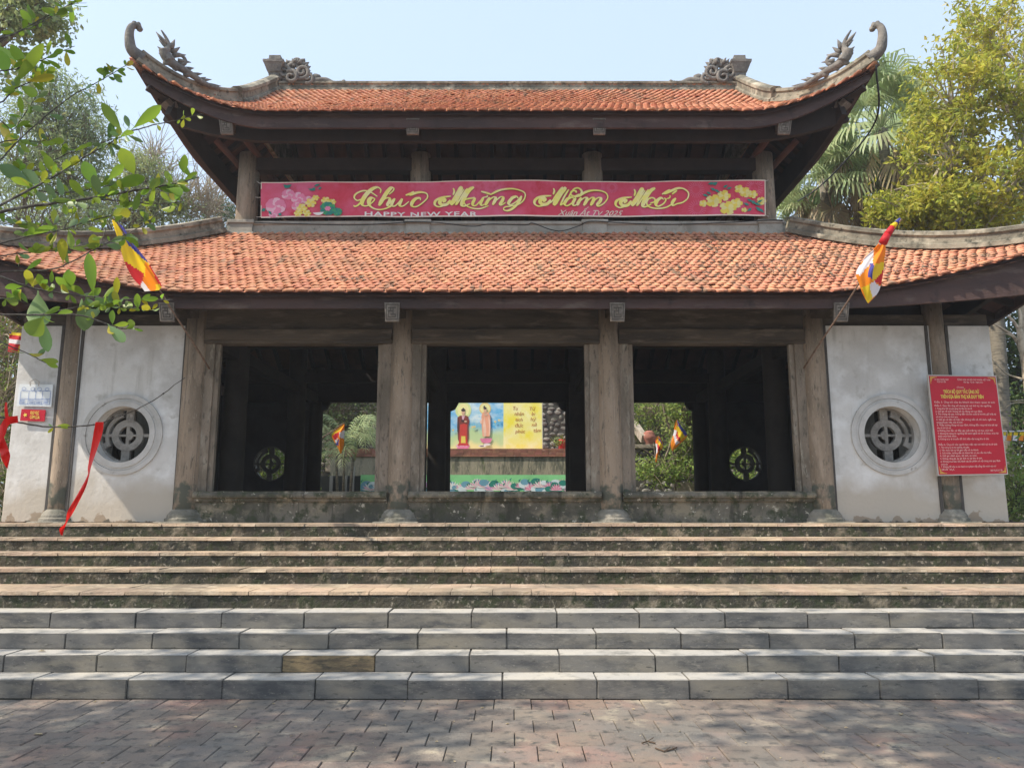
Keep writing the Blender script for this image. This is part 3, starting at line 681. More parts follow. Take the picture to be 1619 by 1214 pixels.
# ridges
SEC = [(-.12, 0), (-.12, .07), (-.085, .09), (-.085, .19), (-.115, .21), (-.115, .265), (-.05, .30), (.05, .30), (.115, .265), (.115, .21), (.085, .19), (.085, .09), (.12, .07), (.12, 0)]
def ridge(P, sec=SEC, nm='ridge', mt='ridge', par=None): return fixn(MB().sweep(P, sec).build(nm, mt, par or T))
for sx in (-1, 1):
    for sy in (1, -1):
        P = []; N = 26
        for i in range(N + 1):
            t = 2.6 * (1 - i / N); P.append(LOW.pt(sx * (LOW.A - t * (LOW.A - LOW.g) / LOW.m), sy * (LOW.B - t), t, -.0))
        ridge(P, [(a * 1.15, b * 1.0) for a, b in SEC], 'hip_ridge', 'ridge', lowroof)
        P = []
        for i in range(N + 1):
            t = 1.25 * (1 - i / N); P.append(UPP.pt(sx * (UPP.A - t * (UPP.A - UPP.g) / UPP.m), sy * (UPP.B - t), t, 0))
        hr = ridge(P, [(a, b * .88) for a, b in SEC], 'hip_ridge', 'ridge', uproof)
        # swept up tip with its curled head
        e = P[-1]; d = Vector((sx, -sy * .8, 0)).normalized()
        tipc = catmull([e + Vector((0, 0, .10)) - d * .12, e + d * .05 + Vector((0, 0, .20)), e + d * .10 + Vector((0, 0, .36)), e + d * .11 + Vector((0, 0, .50)), e + d * .09 + Vector((0, 0, .60)), e + d * .04 + Vector((0, 0, .66)), e + d * .01 + Vector((0, 0, .66))], 6)
        nn = len(tipc); m = MB(); m.tube(tipc, [max(.125 - .082 * (i / (nn - 1)) ** .5, .04) for i in range(nn)], 14)
        for q, rr in (((.0, .66), .06), ((-.035, .62), .05), ((.05, .69), .04), ((-.01, .70), .035)): c = e + d * q[0] + Vector((0, 0, q[1])); m.blob(c, rr, 2, jit=.08)
        m.build('ridge_tip', 'ornament', uproof, smooth=True)
        # gable edge ridge down from the main ridge
        P = [UPP.pt(sx * UPP.g, sy * (UPP.B - t), t, .0) for t in np.linspace(3.15, 1.22, 14)]
        ridge(P, SEC, 'gable_ridge', 'ridge', uproof)
    # gable triangle
    m = MB(); z0 = UPP.zf(1.2); xg = CX + sx * (UPP.g - .05)
    prof = [(CY - (UPP.B - t), UPP.zf(t) - .02) for t in np.linspace(1.2, UPP.T, 10)]; prof += [(2 * CY - a, b) for a, b in prof[::-1][1:]]
    n = len(prof); m.add([(xg - .04, a, b) for a, b in prof] + [(xg + .04, a, b) for a, b in prof], [tuple(range(n)), tuple(range(2 * n - 1, n - 1, -1))] + [(i, (i + 1) % n, n + (i + 1) % n, n + i) for i in range(n)])
    fixn(m.build('gable', 'ridge', uproof))
ridge([(CX - 4.95 + 9.9 * i / 30, CY, UPP.zf(UPP.T) - .06) for i in range(31)], [(a * .9, b * .78) for a, b in SEC], 'main_ridge', 'ridge', uproof)
# cement band round the foot of the upper storey, with blocks under the columns
BZ0 = 6.30; BZ1 = 6.60; xb, yb0, yb1 = 4.93, 12.77, 2 * CY - 12.77
m = MB(); SECB = [(-.02, 0), (-.02, .085), (.012, .10), (.012, .235), (-.015, .25), (-.015, .30), (.17, .30), (.17, 0)]
for k in range(1):
    for P in ([(CX - xb, yb0, BZ0), (CX + xb, yb0, BZ0)], [(CX + xb, yb1, BZ0), (CX - xb, yb1, BZ0)], [(CX + xb, yb0, BZ0), (CX + xb, yb1, BZ0)], [(CX - xb, yb1, BZ0), (CX - xb, yb0, BZ0)]):
        a, b = Vector(P[0]), Vector(P[1]); Q = [a + (b - a) * i / 20 + Vector((0, 0, random.gauss(0, .002))) for i in range(21)]
        m.sweep(Q, [(-s_, u) for s_, u in SECB])
fixn(m.build('base_band', 'band', T))
for x in COLX:
    w_ = .24
    m = MB(); m.bbox(CX + x - w_, CX + x + w_, yb0 - .05, yb0 + .1, BZ0 - .02, BZ0 + .095, .012); m.bbox(CX + x - w_ + .03, CX + x + w_ - .03, yb0 - .03, yb0 + .1, BZ0 + .09, BZ1 - .04, .01); m.bbox(CX + x - w_ + .005, CX + x + w_ - .005, yb0 - .055, yb0 + .12, BZ1 - .045, BZ1 + .02, .01)
    m.build('band_block', 'band', T)
# struts of the upper storey
m = MB()
for sx in (-1, 1):
    m.tube([(CX + sx * 4.1, 13.9, 7.3), (CX + sx * 4.68, 12.6, 8.15)], .07, 8)
    m.tube([(CX + sx * 4.1, 13.9, 7.0), (CX + sx * 5.2, 12.7, 8.1)], .06, 8)
m.split('strut', 'soffit', T)

# ---------------------------------------------------------------- roof ornaments
def spike(m, a, b, r): m.tube([a, (Vector(a) + Vector(b)) / 2 + Vector((0, 0, .0)), b], [r, r * .75, r * .12], 8)
def flame(sx):
    """dragon-like flame crest riding on the hip ridge; built in local u (towards the roof centre), z"""
    # profile traced in photo pixels of the left one, turned into metres at its distance
    m = MB(); YB = 11.95; k = 12.6 / FPX
    def W(px, py, dy=0):
        # left crest: px 245..328, py 50..130 ; u grows to the centre
        base = UPP.pt(sx * 5.58, UPP.B - .26, .26, .26)
        return Vector((base.x - sx * (px - 262) * k, base.y + (px - 262) * k * .75 + dy, base.z + (115 - py) * k * 1.02))
    body = catmull([W(254, 84), W(257, 95), W(266, 103), W(280, 107), W(292, 112), W(305, 118), W(316, 120), W(325, 119)], 6)
    n = len(body); m.tube(body, [(.085 - .055 * i / n) for i in range(n)], 10)
    neck = catmull([W(262, 100), W(257, 88), W(259, 76), W(256, 64), W(249, 52)], 5); n = len(neck); m.tube(neck, [.10 - .088 * (i / (n - 1)) ** .8 for i in range(n)], 9)
    for a, b, r in [((256, 74), (243, 58), .045), ((258, 78), (247, 70), .04), ((262, 78), (266, 60), .05), ((264, 84), (273, 70), .045), ((266, 88), (281, 80), .045), ((272, 94), (288, 90), .04), ((256, 88), (246, 82), .04), ((255, 96), (248, 92), .035),
                    ((282, 104), (292, 98), .04), ((292, 109), (303, 103), .035), ((303, 114), (315, 108), .032), ((312, 118), (328, 114), .03), ((318, 120), (326, 125), .025), ((296, 113), (304, 121), .025), ((308, 118), (314, 125), .022), ((300, 114), (308, 107), .03)]:
        spike(m, W(*a), W(*b), r)
    cu = [W(272 + 9 * math.cos(a) * (1 - a / 16), 91 - 9 * math.sin(a) * (1 - a / 16)) for a in np.linspace(-1.2, 6.5, 24)]; m.tube(cu, [.035 - .001 * i for i in range(24)], 8)
    for q in ((258, 104), (270, 108), (284, 113), (262, 96)): m.blob(W(*q), .065, 2, (1, .6, .8), .12)
    o = m.build('flame_crest', 'ornament', uproof, smooth=True)
for sx in (-1, 1): flame(sx)
def dragon(sx):
    m = MB(); k = 15.6 / FPX; Y = CY - .02; ztop = UPP.zf(UPP.T) + .10
    def W(px, py, dy=0): return Vector((CX + sx * (4.93 - (px - 440) * k), Y + dy, ztop + (137 - py) * k * 1.02))
    # curled body mass: spirals at several depths
    def curl(cx_, cy_, r0, turns, rad, dy, ph=0, dirn=1):
        N = int(16 * turns); P = [W(cx_ + r0 * (1 - .8 * i / N) * math.cos(ph + dirn * 2 * math.pi * turns * i / N), cy_ + r0 * (1 - .8 * i / N) * math.sin(ph + dirn * 2 * math.pi * turns * i / N), dy - .04 * i / N) for i in range(N + 1)]
        m.tube(P, [rad * (1 - .5 * i / N) for i in range(N + 1)], 8)
    for c in [(456, 118, 13, 1.6, .055, -.06, 2, 1), (470, 112, 16, 1.5, .06, -.02, 0, 1), (485, 118, 13, 1.6, .055, -.07, 3, -1), (468, 128, 12, 1.3, .05, -.1, 4, 1), (484, 104, 10, 1.4, .045, 0, 5, -1), (462, 102, 9, 1.4, .045, .03, 1, 1), (495, 128, 9, 1.3, .045, -.06, 2, -1), (476, 100, 8, 1.2, .04, -.05, 2, 1)]: curl(*c)
    for q, r in [((458, 127), .13), ((472, 124), .16), ((486, 127), .13), ((468, 113), .10), ((482, 114), .10), ((500, 128), .09), ((465, 104), .09), ((478, 103), .09), ((490, 116), .08), ((452, 120), .09)]: m.blob(W(*q), r, 2, (1, .6, .8), .15)
    for a, b, r in [((460, 100), (456, 92), .05), ((468, 100), (466, 91), .05), ((476, 98), (482, 92), .05), ((486, 102), (494, 97), .045), ((490, 108), (497, 104), .04), ((452, 112), (446, 106), .04), ((492, 118), (500, 116), .04), ((447, 124), (443, 118), .04)]: spike(m, W(*a), W(*b), r)
    m.blob(W(507, 123), .085, 2, (1.2, .7, .9), .1)
    for i in range(26):
        a_ = math.radians(random.uniform(-10, 190)); c0 = (472 + 14 * math.cos(a_), 114 - 12 * math.sin(a_)); spike(m, W(*c0, random.uniform(-.1, .06)), W(c0[0] + 11 * math.cos(a_ + random.uniform(-.5, .5)), c0[1] - 9 * math.sin(a_ + random.uniform(-.5, .5)), random.uniform(-.12, .06)), random.uniform(.03, .05))
    tail = catmull([W(496, 132), W(510, 130), W(522, 129), W(534, 134), W(545, 134), W(552, 132), W(551, 129)], 7); n = len(tail); m.tube(tail, [.085 - .05 * i / n for i in range(n)], 9)
    for i in range(5, n - 8, 3): m.blob(tail[i] + Vector((0, 0, .03)) if hasattr(tail[i], 'x') else Vector(tail[i]) + Vector((0, 0, .03)), .055 - .0006 * i, 1, (.6, 1, 1))
    m.build('ridge_dragon', 'ornament', uproof, smooth=True)
    # flaring pedestal at the end
    q = MB(); c = W(440, 137); 
    def ring(z, hx, hy): return [(c.x - hx, c.y - hy, c.z + z), (c.x + hx, c.y - hy, c.z + z), (c.x + hx, c.y + hy, c.z + z), (c.x - hx, c.y + hy, c.z + z)]
    prof = [(-.35, .10), (.16, .10), (.17, .115), (.22, .115), (.24, .14), (.40, .20), (.42, .215), (.47, .22), (.475, .15), (.52, .15), (.535, .125), (.62, .12)]
    vs = []; 
    for z, h in prof: vs += ring(z, h, h)
    q.add(vs, [(i * 4 + j, i * 4 + (j + 1) % 4, i * 4 + 4 + (j + 1) % 4, i * 4 + 4 + j) for i in range(len(prof) - 1) for j in range(4)] + [(0, 3, 2, 1), tuple(range(len(vs) - 4, len(vs)))])
    q.build('ridge_pedestal', 'ornament', uproof)
for sx in (-1, 1): dragon(sx)
# ================================================================ BANNER
YB = 12.70
def wav(px, py): return .018 * math.sin(px * .021) + .010 * math.sin(px * .055 + py * .03) + .008 * math.sin(px * .012 + py * .12)
def BN(px, py, d=0.0):
    sag = 2.0 * math.sin((px - 410) / 800 * math.pi * 3.1) * .45
    p = at(px, py + sag * (1 if py < 315 else .3), YB); p.y += wav(px, py) - d; return p
banner = empty('new_year_banner', tuple(at(810, 343, YB)), 'long red new year banner with yellow script and printed flowers across the upper storey', 'banner')
m = MB(); nx_, ny_ = 120, 10; X0, X1, Y0_, Y1_ = 412, 1210, 287.5, 343
m.add([BN(X0 + (X1 - X0) * i / nx_ - (0 if 1 else 0), Y0_ - 2.2 * (i / nx_) + (Y1_ - Y0_ + 1) * j / ny_) for j in range(ny_ + 1) for i in range(nx_ + 1)],
      [(j * (nx_ + 1) + i, j * (nx_ + 1) + i + 1, (j + 1) * (nx_ + 1) + i + 1, (j + 1) * (nx_ + 1) + i) for j in range(ny_) for i in range(nx_)])
m.build('cloth', 'banner_pink', banner, smooth=True)
m = MB()
def strip_px(m, pts, w_, d):
    """thin ribbon along photo-traced points, lying on the banner"""
    for i in range(len(pts) - 1):
        (x0, y0), (x1, y1) = pts[i], pts[i + 1]; L = math.hypot(x1 - x0, y1 - y0) or 1; nx, ny = -(y1 - y0) / L * w_ / 2, (x1 - x0) / L * w_ / 2
        m.add([BN(x0 + nx, y0 + ny, d), BN(x1 + nx, y1 + ny, d), BN(x1 - nx, y1 - ny, d), BN(x0 - nx, y0 - ny, d)], [(0, 1, 2, 3)])
strip_px(m, [(X0 + (X1 - X0) * i / 60, 288.3 - 2.2 * i / 60) for i in range(61)], 1.6, .004)
strip_px(m, [(X0 + (X1 - X0) * i / 60, 343 - 2.2 * i / 60) for i in range(61)], 2.0, .004)
strip_px(m, [(412.8, 288), (412, 343)], 1.3, .006); strip_px(m, [(1209.2, 286), (1209.8, 341)], 1.6, .006)
m.build('hem', 'offwhite', banner)
def script(m, pts, W, thin, ox, oy, k, d, dxp=0, grow_=0, n=7):
    """copperplate stroke: heavy on the way down, thin on the way up"""
    C = catmull([(x, y) for x, y in pts], n); prev = None; w_prev = None; out = []
    for i, c in enumerate(C):
        a = C[max(i - 1, 0)]; b = C[min(i + 1, len(C) - 1)]; dx, dy = b[0] - a[0], b[1] - a[1]; L = math.hypot(dx, dy) or 1
        down = max(0, (dy * .92 - dx * .38) / L); w_ = thin + (W - thin) * down ** 1.6
        e = min(i, len(C) - 1 - i) / 3; w_ *= min(1, .45 + .55 * e); out.append((c[0], c[1], w_, -dy / L, dx / L))
    for i in range(1, len(out) - 1):
        w0 = (out[i - 1][2] + out[i][2] + out[i + 1][2]) / 3; out[i] = (out[i][0], out[i][1], w0, out[i][3], out[i][4])
    vs = []; 
    for i, (x, y, w_, nx, ny) in enumerate(out):
        h = w_ / 2 + grow_; X = (x + dxp) * k + ox; Yp = y * k + oy
        for s in (1, -1): vs.append(BN(X + nx * h * k * s, Yp + ny * h * k * s, d + .00004 * i))
    m.add(vs, [(2 * i, 2 * i + 2, 2 * i + 3, 2 * i + 1) for i in range(len(out) - 1)])
CH = [([(240, 150), (246, 118), (215, 98), (165, 115), (110, 165), (75, 225), (80, 262), (118, 268), (165, 238), (190, 205), (160, 193), (138, 220), (145, 265), (195, 298), (260, 300), (340, 272)], 42, 8),
      ([(215, 180), (150, 140), (85, 128), (20, 155), (3, 190), (30, 218), (70, 205)], 14, 8), ([(60, 235), (35, 262), (8, 272), (-4, 262)], 14, 8),
      ([(320, 160), (355, 130), (365, 108), (340, 103), (300, 145), (262, 205), (228, 266)], 38, 8), ([(245, 240), (290, 198), (322, 192), (325, 220), (306, 255), (318, 270), (350, 252)], 30, 8),
      ([(372, 195), (348, 235), (345, 264), (372, 266), (410, 230), (432, 198)], 28, 8), ([(440, 195), (418, 240), (420, 266), (452, 262), (500, 222)], 28, 8), ([(470, 165), (520, 148), (545, 132)], 20, 16),
      ([(605, 212), (600, 190), (560, 198), (528, 235), (530, 266), (570, 270), (625, 235), (668, 190), (662, 152), (615, 138), (560, 145), (505, 165)], 34, 9)]
MM = [([(812, 235), (832, 212), (800, 208), (782, 235), (805, 258), (850, 252), (880, 215)], 36, 26), ([(885, 180), (800, 190), (745, 218), (738, 255), (775, 276), (830, 262), (885, 235), (925, 190), (960, 130), (985, 95)], 24, 9),
      ([(905, 108), (915, 135), (905, 170)], 16, 8), ([(985, 95), (965, 130), (925, 200), (885, 262)], 44, 40), ([(1005, 118), (955, 200), (925, 262)], 8, 8), ([(1035, 112), (1005, 150), (965, 215), (935, 262)], 12, 10),
      ([(1095, 100), (1050, 130), (1005, 200), (985, 262), (1010, 272), (1060, 250)], 40, 10)]
UNG = [([(1062, 200), (1100, 195), (1010, 215), (1020, 262), (1080, 290), (1150, 295), (1230, 270)], 10, 8), ([(1108, 198), (1085, 240), (1088, 266), (1118, 262), (1165, 210)], 28, 8), ([(1182, 195), (1158, 240), (1165, 266), (1195, 255)], 28, 8), ([(1178, 195), (1215, 188), (1215, 172)], 14, 8),
       ([(1240, 195), (1215, 235), (1198, 266)], 30, 12), ([(1212, 240), (1262, 198), (1292, 196), (1288, 222), (1266, 264)], 30, 8), ([(1280, 240), (1330, 198), (1360, 196), (1356, 225), (1336, 256), (1345, 268), (1385, 245)], 30, 8),
       ([(1500, 208), (1480, 193), (1440, 210), (1412, 250), (1430, 268), (1480, 240), (1530, 190)], 32, 9), ([(1530, 190), (1505, 240), (1460, 292), (1405, 320), (1368, 310), (1378, 288), (1440, 278), (1510, 260), (1555, 215), (1560, 165), (1510, 135), (1430, 120), (1330, 132), (1245, 172)], 24, 8),
       ([(1160, 140), (1205, 152), (1250, 168)], 18, 14)]
NAM = [([(165, 235), (185, 212), (155, 208), (137, 235), (160, 258), (205, 252), (235, 215)], 36, 26), ([(240, 180), (150, 190), (95, 218), (88, 255), (125, 276), (185, 262), (240, 235), (275, 185), (320, 120), (345, 95)], 24, 9), ([(260, 110), (268, 135), (258, 168)], 16, 8),
       ([(375, 98), (330, 150), (290, 215), (262, 265)], 46, 42), ([(400, 118), (365, 175), (335, 235), (322, 265)], 14, 12), ([(325, 265), (385, 215), (415, 160), (450, 112), (490, 105), (518, 135), (505, 170), (460, 185), (420, 168), (425, 138), (460, 130), (470, 150)], 20, 11),
       ([(450, 205), (425, 192), (385, 210), (362, 250), (385, 268), (430, 240), (462, 196)], 30, 8), ([(465, 196), (438, 240), (445, 266), (480, 255)], 28, 8), ([(410, 165), (450, 182), (495, 162)], 12, 10),
       ([(515, 194), (490, 235), (475, 266)], 30, 12), ([(488, 240), (538, 198), (565, 196), (560, 225), (535, 266)], 30, 8), ([(552, 240), (602, 198), (628, 196), (622, 225), (598, 266)], 30, 8), ([(614, 240), (662, 198), (692, 196), (686, 225), (662, 256), (675, 270), (725, 240), (755, 190), (735, 148), (670, 128), (590, 132), (520, 162), (492, 185)], 30, 8)]
MOI = [([(1145, 240), (1180, 228), (1185, 200), (1155, 188), (1125, 205), (1112, 240), (1140, 275), (1210, 290), (1290, 280), (1350, 245)], 14, 9), ([(1265, 210), (1245, 192), (1210, 215), (1195, 250), (1215, 270), (1260, 250), (1285, 215), (1270, 192)], 34, 10), ([(1290, 205), (1320, 190), (1322, 170)], 16, 8),
       ([(1375, 195), (1345, 238), (1350, 264), (1385, 250), (1440, 235), (1482, 200), (1490, 150), (1450, 115), (1395, 108), (1335, 130), (1270, 158)], 30, 9), ([(1250, 160), (1300, 132), (1325, 122)], 22, 16), ([(1340, 160), (1385, 128)], 20, 14)]
k_ = 1 / 5.782; ed = MB(); go = MB()
for grp, ox, dxp in ((CH, 560, 0), (MM, 560, 0), (UNG, 560, 0), (NAM, 830, 0), (MM, 830, 93), (MOI, 830, 0)):
    for i, (P, W_, th) in enumerate(grp):
        script(ed, P, W_ * .86, th * .9, ox, 280, k_, .003 + .0005 * i, dxp, 4.4)
        script(go, P, W_ * .86, th * .9, ox, 280, k_, .0155 + .0008 * i, dxp, 2.4)
ed.build('lettering_edge', 'gold2', banner); go.build('lettering', 'letter', banner)
def ban_text(body, px, py, size_px, mt, **kw):
    V, F, lay = text_mesh(body, size_px, **kw); m = MB(); m.add([BN(px + a, py - b, .008 + .0004 * l) for (a, b), l in zip(V, lay)], F); m.build('small_lettering', mt, banner)
ban_text('HAPPY NEW YEAR', 576, 342.2, 9.6, 'white', xs=2.05, offset=.22, space=1.12)
ban_text('Xuân Ất Tỵ 2025', 882, 340.4, 11.5, 'offwhite', xs=1.22, font_shear=.45, offset=.1)
def petals(m, cx, cy, r, n, layers, d, mis, asp=.8):
    q = 0
    for l in range(layers):
        rr = r * (1 - .27 * l)
        for i in range(n):
            a = 2 * math.pi * (i + .5 * l) / n + random.uniform(-.12, .12); m.mi = mis[(l + i) % len(mis)]; q += 1
            ux, uy = math.cos(a), math.sin(a) * asp; px_, py_ = -math.sin(a), math.cos(a) * asp; w_ = rr * math.pi / n * (1.15 if n > 6 else .78)
            P = [(0, 0), (.55 * rr, w_ * .8), (.9 * rr, w_ * .75), (rr, 0), (.9 * rr, -w_ * .75), (.55 * rr, -w_ * .8)]
            m.add([BN(cx + ux * a_ + px_ * b_, cy + uy * a_ + py_ * b_, d + .0003 * q) for a_, b_ in P], [(0, 1, 2, 3, 4, 5)])
def pleaf(m, x0, y0, x1, y1, w_, d, mi):
    L = math.hypot(x1 - x0, y1 - y0) or 1; nx, ny = -(y1 - y0) / L * w_, (x1 - x0) / L * w_; m.mi = mi
    m.add([BN(x0, y0, d), BN(x0 + (x1 - x0) * .45 + nx, y0 + (y1 - y0) * .45 + ny, d), BN(x1, y1, d), BN(x0 + (x1 - x0) * .45 - nx, y0 + (y1 - y0) * .45 - ny, d)], [(0, 1, 2, 3)])
m = MB()
for (x, y, r) in [(436, 326, 17), (456, 308, 11), (472, 314, 12), (470, 327, 9), (488, 318, 9), (432, 338, 8)]: petals(m, x, y, r, 9, 3, .006 + .0002 * x % .004, [0, 1, 0])
m.build('peony_print', ['pinkp', 'palepink'], banner)
m = MB()
for (x, y, r) in [(478, 330, 9), (492, 322, 9), (472, 338, 7), (500, 314, 6), (486, 338, 7), (516, 318, 8), (526, 320, 6)]: petals(m, x, y, r, 6, 2, .014, [0, 1])
m.build('apricot_blossom_print', ['yel', 'lyel'], banner); m = MB()
for (x, y, r) in [(1128, 318, 13), (1144, 310, 11), (1150, 330, 14), (1164, 322, 10), (1178, 305, 10), (1168, 300, 8), (1190, 308, 8), (1204, 318, 8), (1176, 333, 5), (1112, 322, 7)]: petals(m, x, y, r, 5, 2, .006 + random.uniform(0, .004), [0, 1])
m.build('apricot_blossom_print', ['yel', 'lyel'], banner)
m = MB(); random.seed(11)
for _ in range(26): x, y = random.uniform(418, 450), random.uniform(292, 340); 
for x0, y0, x1, y1 in [(452, 298, 462, 292), (456, 298, 448, 292), (497, 296, 508, 292), (500, 298, 494, 303), (488, 300, 500, 303), (420, 330, 412.9, 334), (424, 333, 430, 340), (504, 301, 510, 297), (440, 338, 446, 341), (1118, 292, 1130, 290), (1122, 298, 1132, 303), (1128, 300, 1138, 306), (1116, 304, 1124, 308), (1110, 308, 1120, 311), (1126, 294, 1134, 289), (1142, 298, 1150, 294), (1148, 300, 1156, 298), (1186, 318, 1196, 324), (1190, 322, 1204, 326), (1180, 316, 1190, 320), (1194, 328, 1204, 336), (1188, 330, 1180, 336), (1196, 322, 1206, 316), (1200, 330, 1208, 338), (1184, 326, 1174, 322)]:
    pleaf(m, x0, y0, x1, y1, random.uniform(1.8, 3), .022 + random.uniform(0, .003), 0)
for (x, y, r) in [(519, 331, 13), (534, 336, 8)]:
    petals(m, x, y, r, 11, 2, .026, [0, 1, 0], .85)
petals(m, 519, 331, 5, 6, 1, .034, [2]); 
m.mi = 3; m.add([BN(492 + 9 * math.cos(a) + 12, 336 - 1 + 7 * math.sin(a), .036) for a in np.linspace(.2, 2.7, 9)], [tuple(range(9))])
m.build('melon_leaf_print', ['teal', 'grn', 'pinkp', 'white'], banner)
m = MB(); random.seed(5)
for cx_, cy_, r in ((1100, 300, 13), (1102, 330, 14), (1192, 298, 14), (968, 296, 9)):
    m = MB()
    for i in range(22):
        a = 2 * math.pi * i / 22; strip_px(m, [(cx_ + r * .45 * math.cos(a), max(290, min(340, cy_ + r * .45 * math.sin(a)))), (cx_ + r * math.cos(a), max(289, min(341, cy_ + r * math.sin(a))))], .45, .0045 + .0001 * i)
    m.build('firework_print', 'pinkp', banner)
m = MB()
for px, py, qx, qy in ((412, 290, 406, 287), (412, 312, 404, 312), (412, 342, 405, 343), (1210, 287, 1216, 284), (1211, 340, 1217, 343)):
    a = BN(px, py); b = at(qx, qy, 12.86); m.tube([a, (a + b) / 2 - Vector((0, 0, .004)), b], .006, 6)
m.split('tie_cord', 'sign_frame', banner)
# cables lying along the cement band
def wire(name, pts, r, label, par=None, n=8):
    o = MB().tube([Vector(p) for p in catmull(pts, n)], r, 6).build(name, 'wire', par, smooth=True, loc=tuple(pts[0])); return tag(o, label, 'cable') if par is None else o
P = [at(x, y, 12.70) for x, y in ((402, 352), (470, 354), (560, 356), (636, 352), (640, 351), (690, 352), (745, 358), (775, 354.5), (830, 356), (842, 353), (870, 363), (890, 365), (916, 357), (935, 350), (990, 353), (1060, 355), (1150, 352), (1215, 348), (1238, 349))]
wire('cable', [tuple(p) for p in P], .008, 'slack grey cable sagging along the cement band under the banner')
P = [at(1412, 148, 11.35), at(1385, 190, 12.2), at(1330, 262, 14.4), at(1290, 300, 16.5), at(1262, 318, 18.0)]
P = [at(1385, 103, 11.5)] + P[1:]
wire('cable', [tuple(p) for p in P], .016, 'black cable running down from the right upper roof corner to the palms')

# leaf litter caught on the lower roof
random.seed(8); m = MB()
for cx_, cy_, sx_, sy_, n_ in ((2.6, 1.0, .9, .35, 260), (4.4, .8, .9, .3, 300), (5.6, .45, .5, .2, 160), (3.4, 1.9, 1.2, .25, 160), (.8, 1.1, .6, .3, 60), (-2.2, .45, .2, .08, 30), (5.2, 1.5, .6, .25, 160), (-1.2, .9, .8, .5, 40)):
    for _ in range(n_):
        u, t = cx_ + random.gauss(0, sx_), min(max(cy_ + random.gauss(0, sy_), .05), 2.5)
        if abs(u) > LOW.half(0, t) - .2: continue
        p_ = LOW.side(0, u, t) + Vector((0, 0, .045)); a = random.uniform(0, 6.28); L = random.uniform(.02, .055); d_ = Vector((math.cos(a), math.sin(a) * .8, .55 * math.sin(a))) * L; e_ = Vector((-math.sin(a), math.cos(a) * .8, .55 * math.cos(a))) * L * .35
        m.add([p_ - d_, p_ + e_ + Vector((0, 0, .01)), p_ + d_, p_ - e_], [(0, 1, 2, 3)])
tag(m.build('roof_litter', 'litter'), 'dark dry leaf litter caught among the tiles of the lower roof', 'leaf litter', kind='stuff')

# ================================================================ SIGNS
def board(name, label, tl, tr, br, bl, Y, th, mt, cat='sign'):
    a, b, c, d = [at(*q, Y) for q in (tl, tr, br, bl)]
    root = empty(name, tuple((c + d) / 2), label, cat); m = MB(); f = [Vector((p.x, Y, p.z)) for p in (d, c, b, a)]
    m.add([tuple(p) for p in f] + [(p.x, p.y + th, p.z) for p in f], [(0, 1, 2, 3), (7, 6, 5, 4), (0, 4, 5, 1), (1, 5, 6, 2), (2, 6, 7, 3), (3, 7, 4, 0)]); m.build('board', mt, root)
    return root, a, b, c, d
root, a, b, c, d = board('rules_sign', 'large red notice board of visitor rules on the right white wall', (1466.5, 592.5), (1575, 594), (1594, 750), (1483, 752), 11.02, .03, 'sign_frame')
def SG(u, v, dd=.0):  # u,v 0..1 from the top left
    p = a.lerp(b, u).lerp(d.lerp(c, u), v); return Vector((p.x, 11.02 - dd, p.z))
m = MB(); m.add([SG(.015, .011, .004), SG(.985, .011, .004), SG(.985, .989, .004), SG(.015, .989, .004)], [(0, 1, 2, 3)]); m.build('panel', 'sign_red', root)
m = MB(); 
for cu, cv, su, sv in ((.03, .02, 1, 1), (.97, .02, -1, 1), (.03, .98, 1, -1), (.97, .98, -1, -1)):
    for j, L in enumerate((.10, .06, .03)):
        u0, v0 = cu + su * .008 * j, cv + sv * .006 * j
        m.add([SG(u0, v0, .006 + j * .001), SG(u0 + su * L, v0, .006 + j * .001), SG(u0 + su * L, v0 + sv * .003, .006 + j * .001), SG(u0, v0 + sv * .003, .006 + j * .001)], [(0, 1, 2, 3)])
        m.add([SG(u0, v0, .0065 + j * .001), SG(u0 + su * .004, v0, .0065 + j * .001), SG(u0 + su * .004, v0 + sv * L * .7, .0065 + j * .001), SG(u0, v0 + sv * L * .7, .0065 + j * .001)], [(0, 1, 2, 3)])
m.build('corner_ornament', 'gold', root)
Wd = (b - a).length; Hd = (a - d).length
def sgtext(mb, body, u, v, size, width=None, **kw):
    V, F, lay = text_mesh(body, 1.0, **kw); xs_ = [p[0] for p in V]; w0 = max(xs_) - min(xs_); s = size; sx = s if width is None else width * Wd / w0
    off = {'LEFT': 0, 'CENTER': 0}[kw.get('align', 'LEFT')]
    mb.add([SG(u + x_ * sx / Wd, v - y_ * s / Hd, .007 + .0004 * l) for (x_, y_), l in zip(V, lay)], F)
t1 = MB(); sgtext(t1, 'TRÍCH BỘ QUY TẮC ỨNG XỬ', .20, .185, .068, .52, offset=.03); sgtext(t1, 'TRÊN ĐỊA BÀN THỊ XÃ DUY TIÊN', .155, .235, .068, .62, offset=.03); t1.build('title_lettering', 'gold', root)
t2 = MB()
for body, u, v, w_ in [('ỦY BAN NHÂN DÂN', .09, .055, .20), ('THỊ XÃ DUY TIÊN', .12, .078, .13), ('CỘNG HÒA XÃ HỘI CHỦ NGHĨA VIỆT NAM', .42, .053, .48), ('Độc lập - Tự do - Hạnh phúc', .51, .078, .28), ('(Trích)', .40, .132, .10)]:
    sgtext(t2, body, u, v, .033, w_, offset=.01)
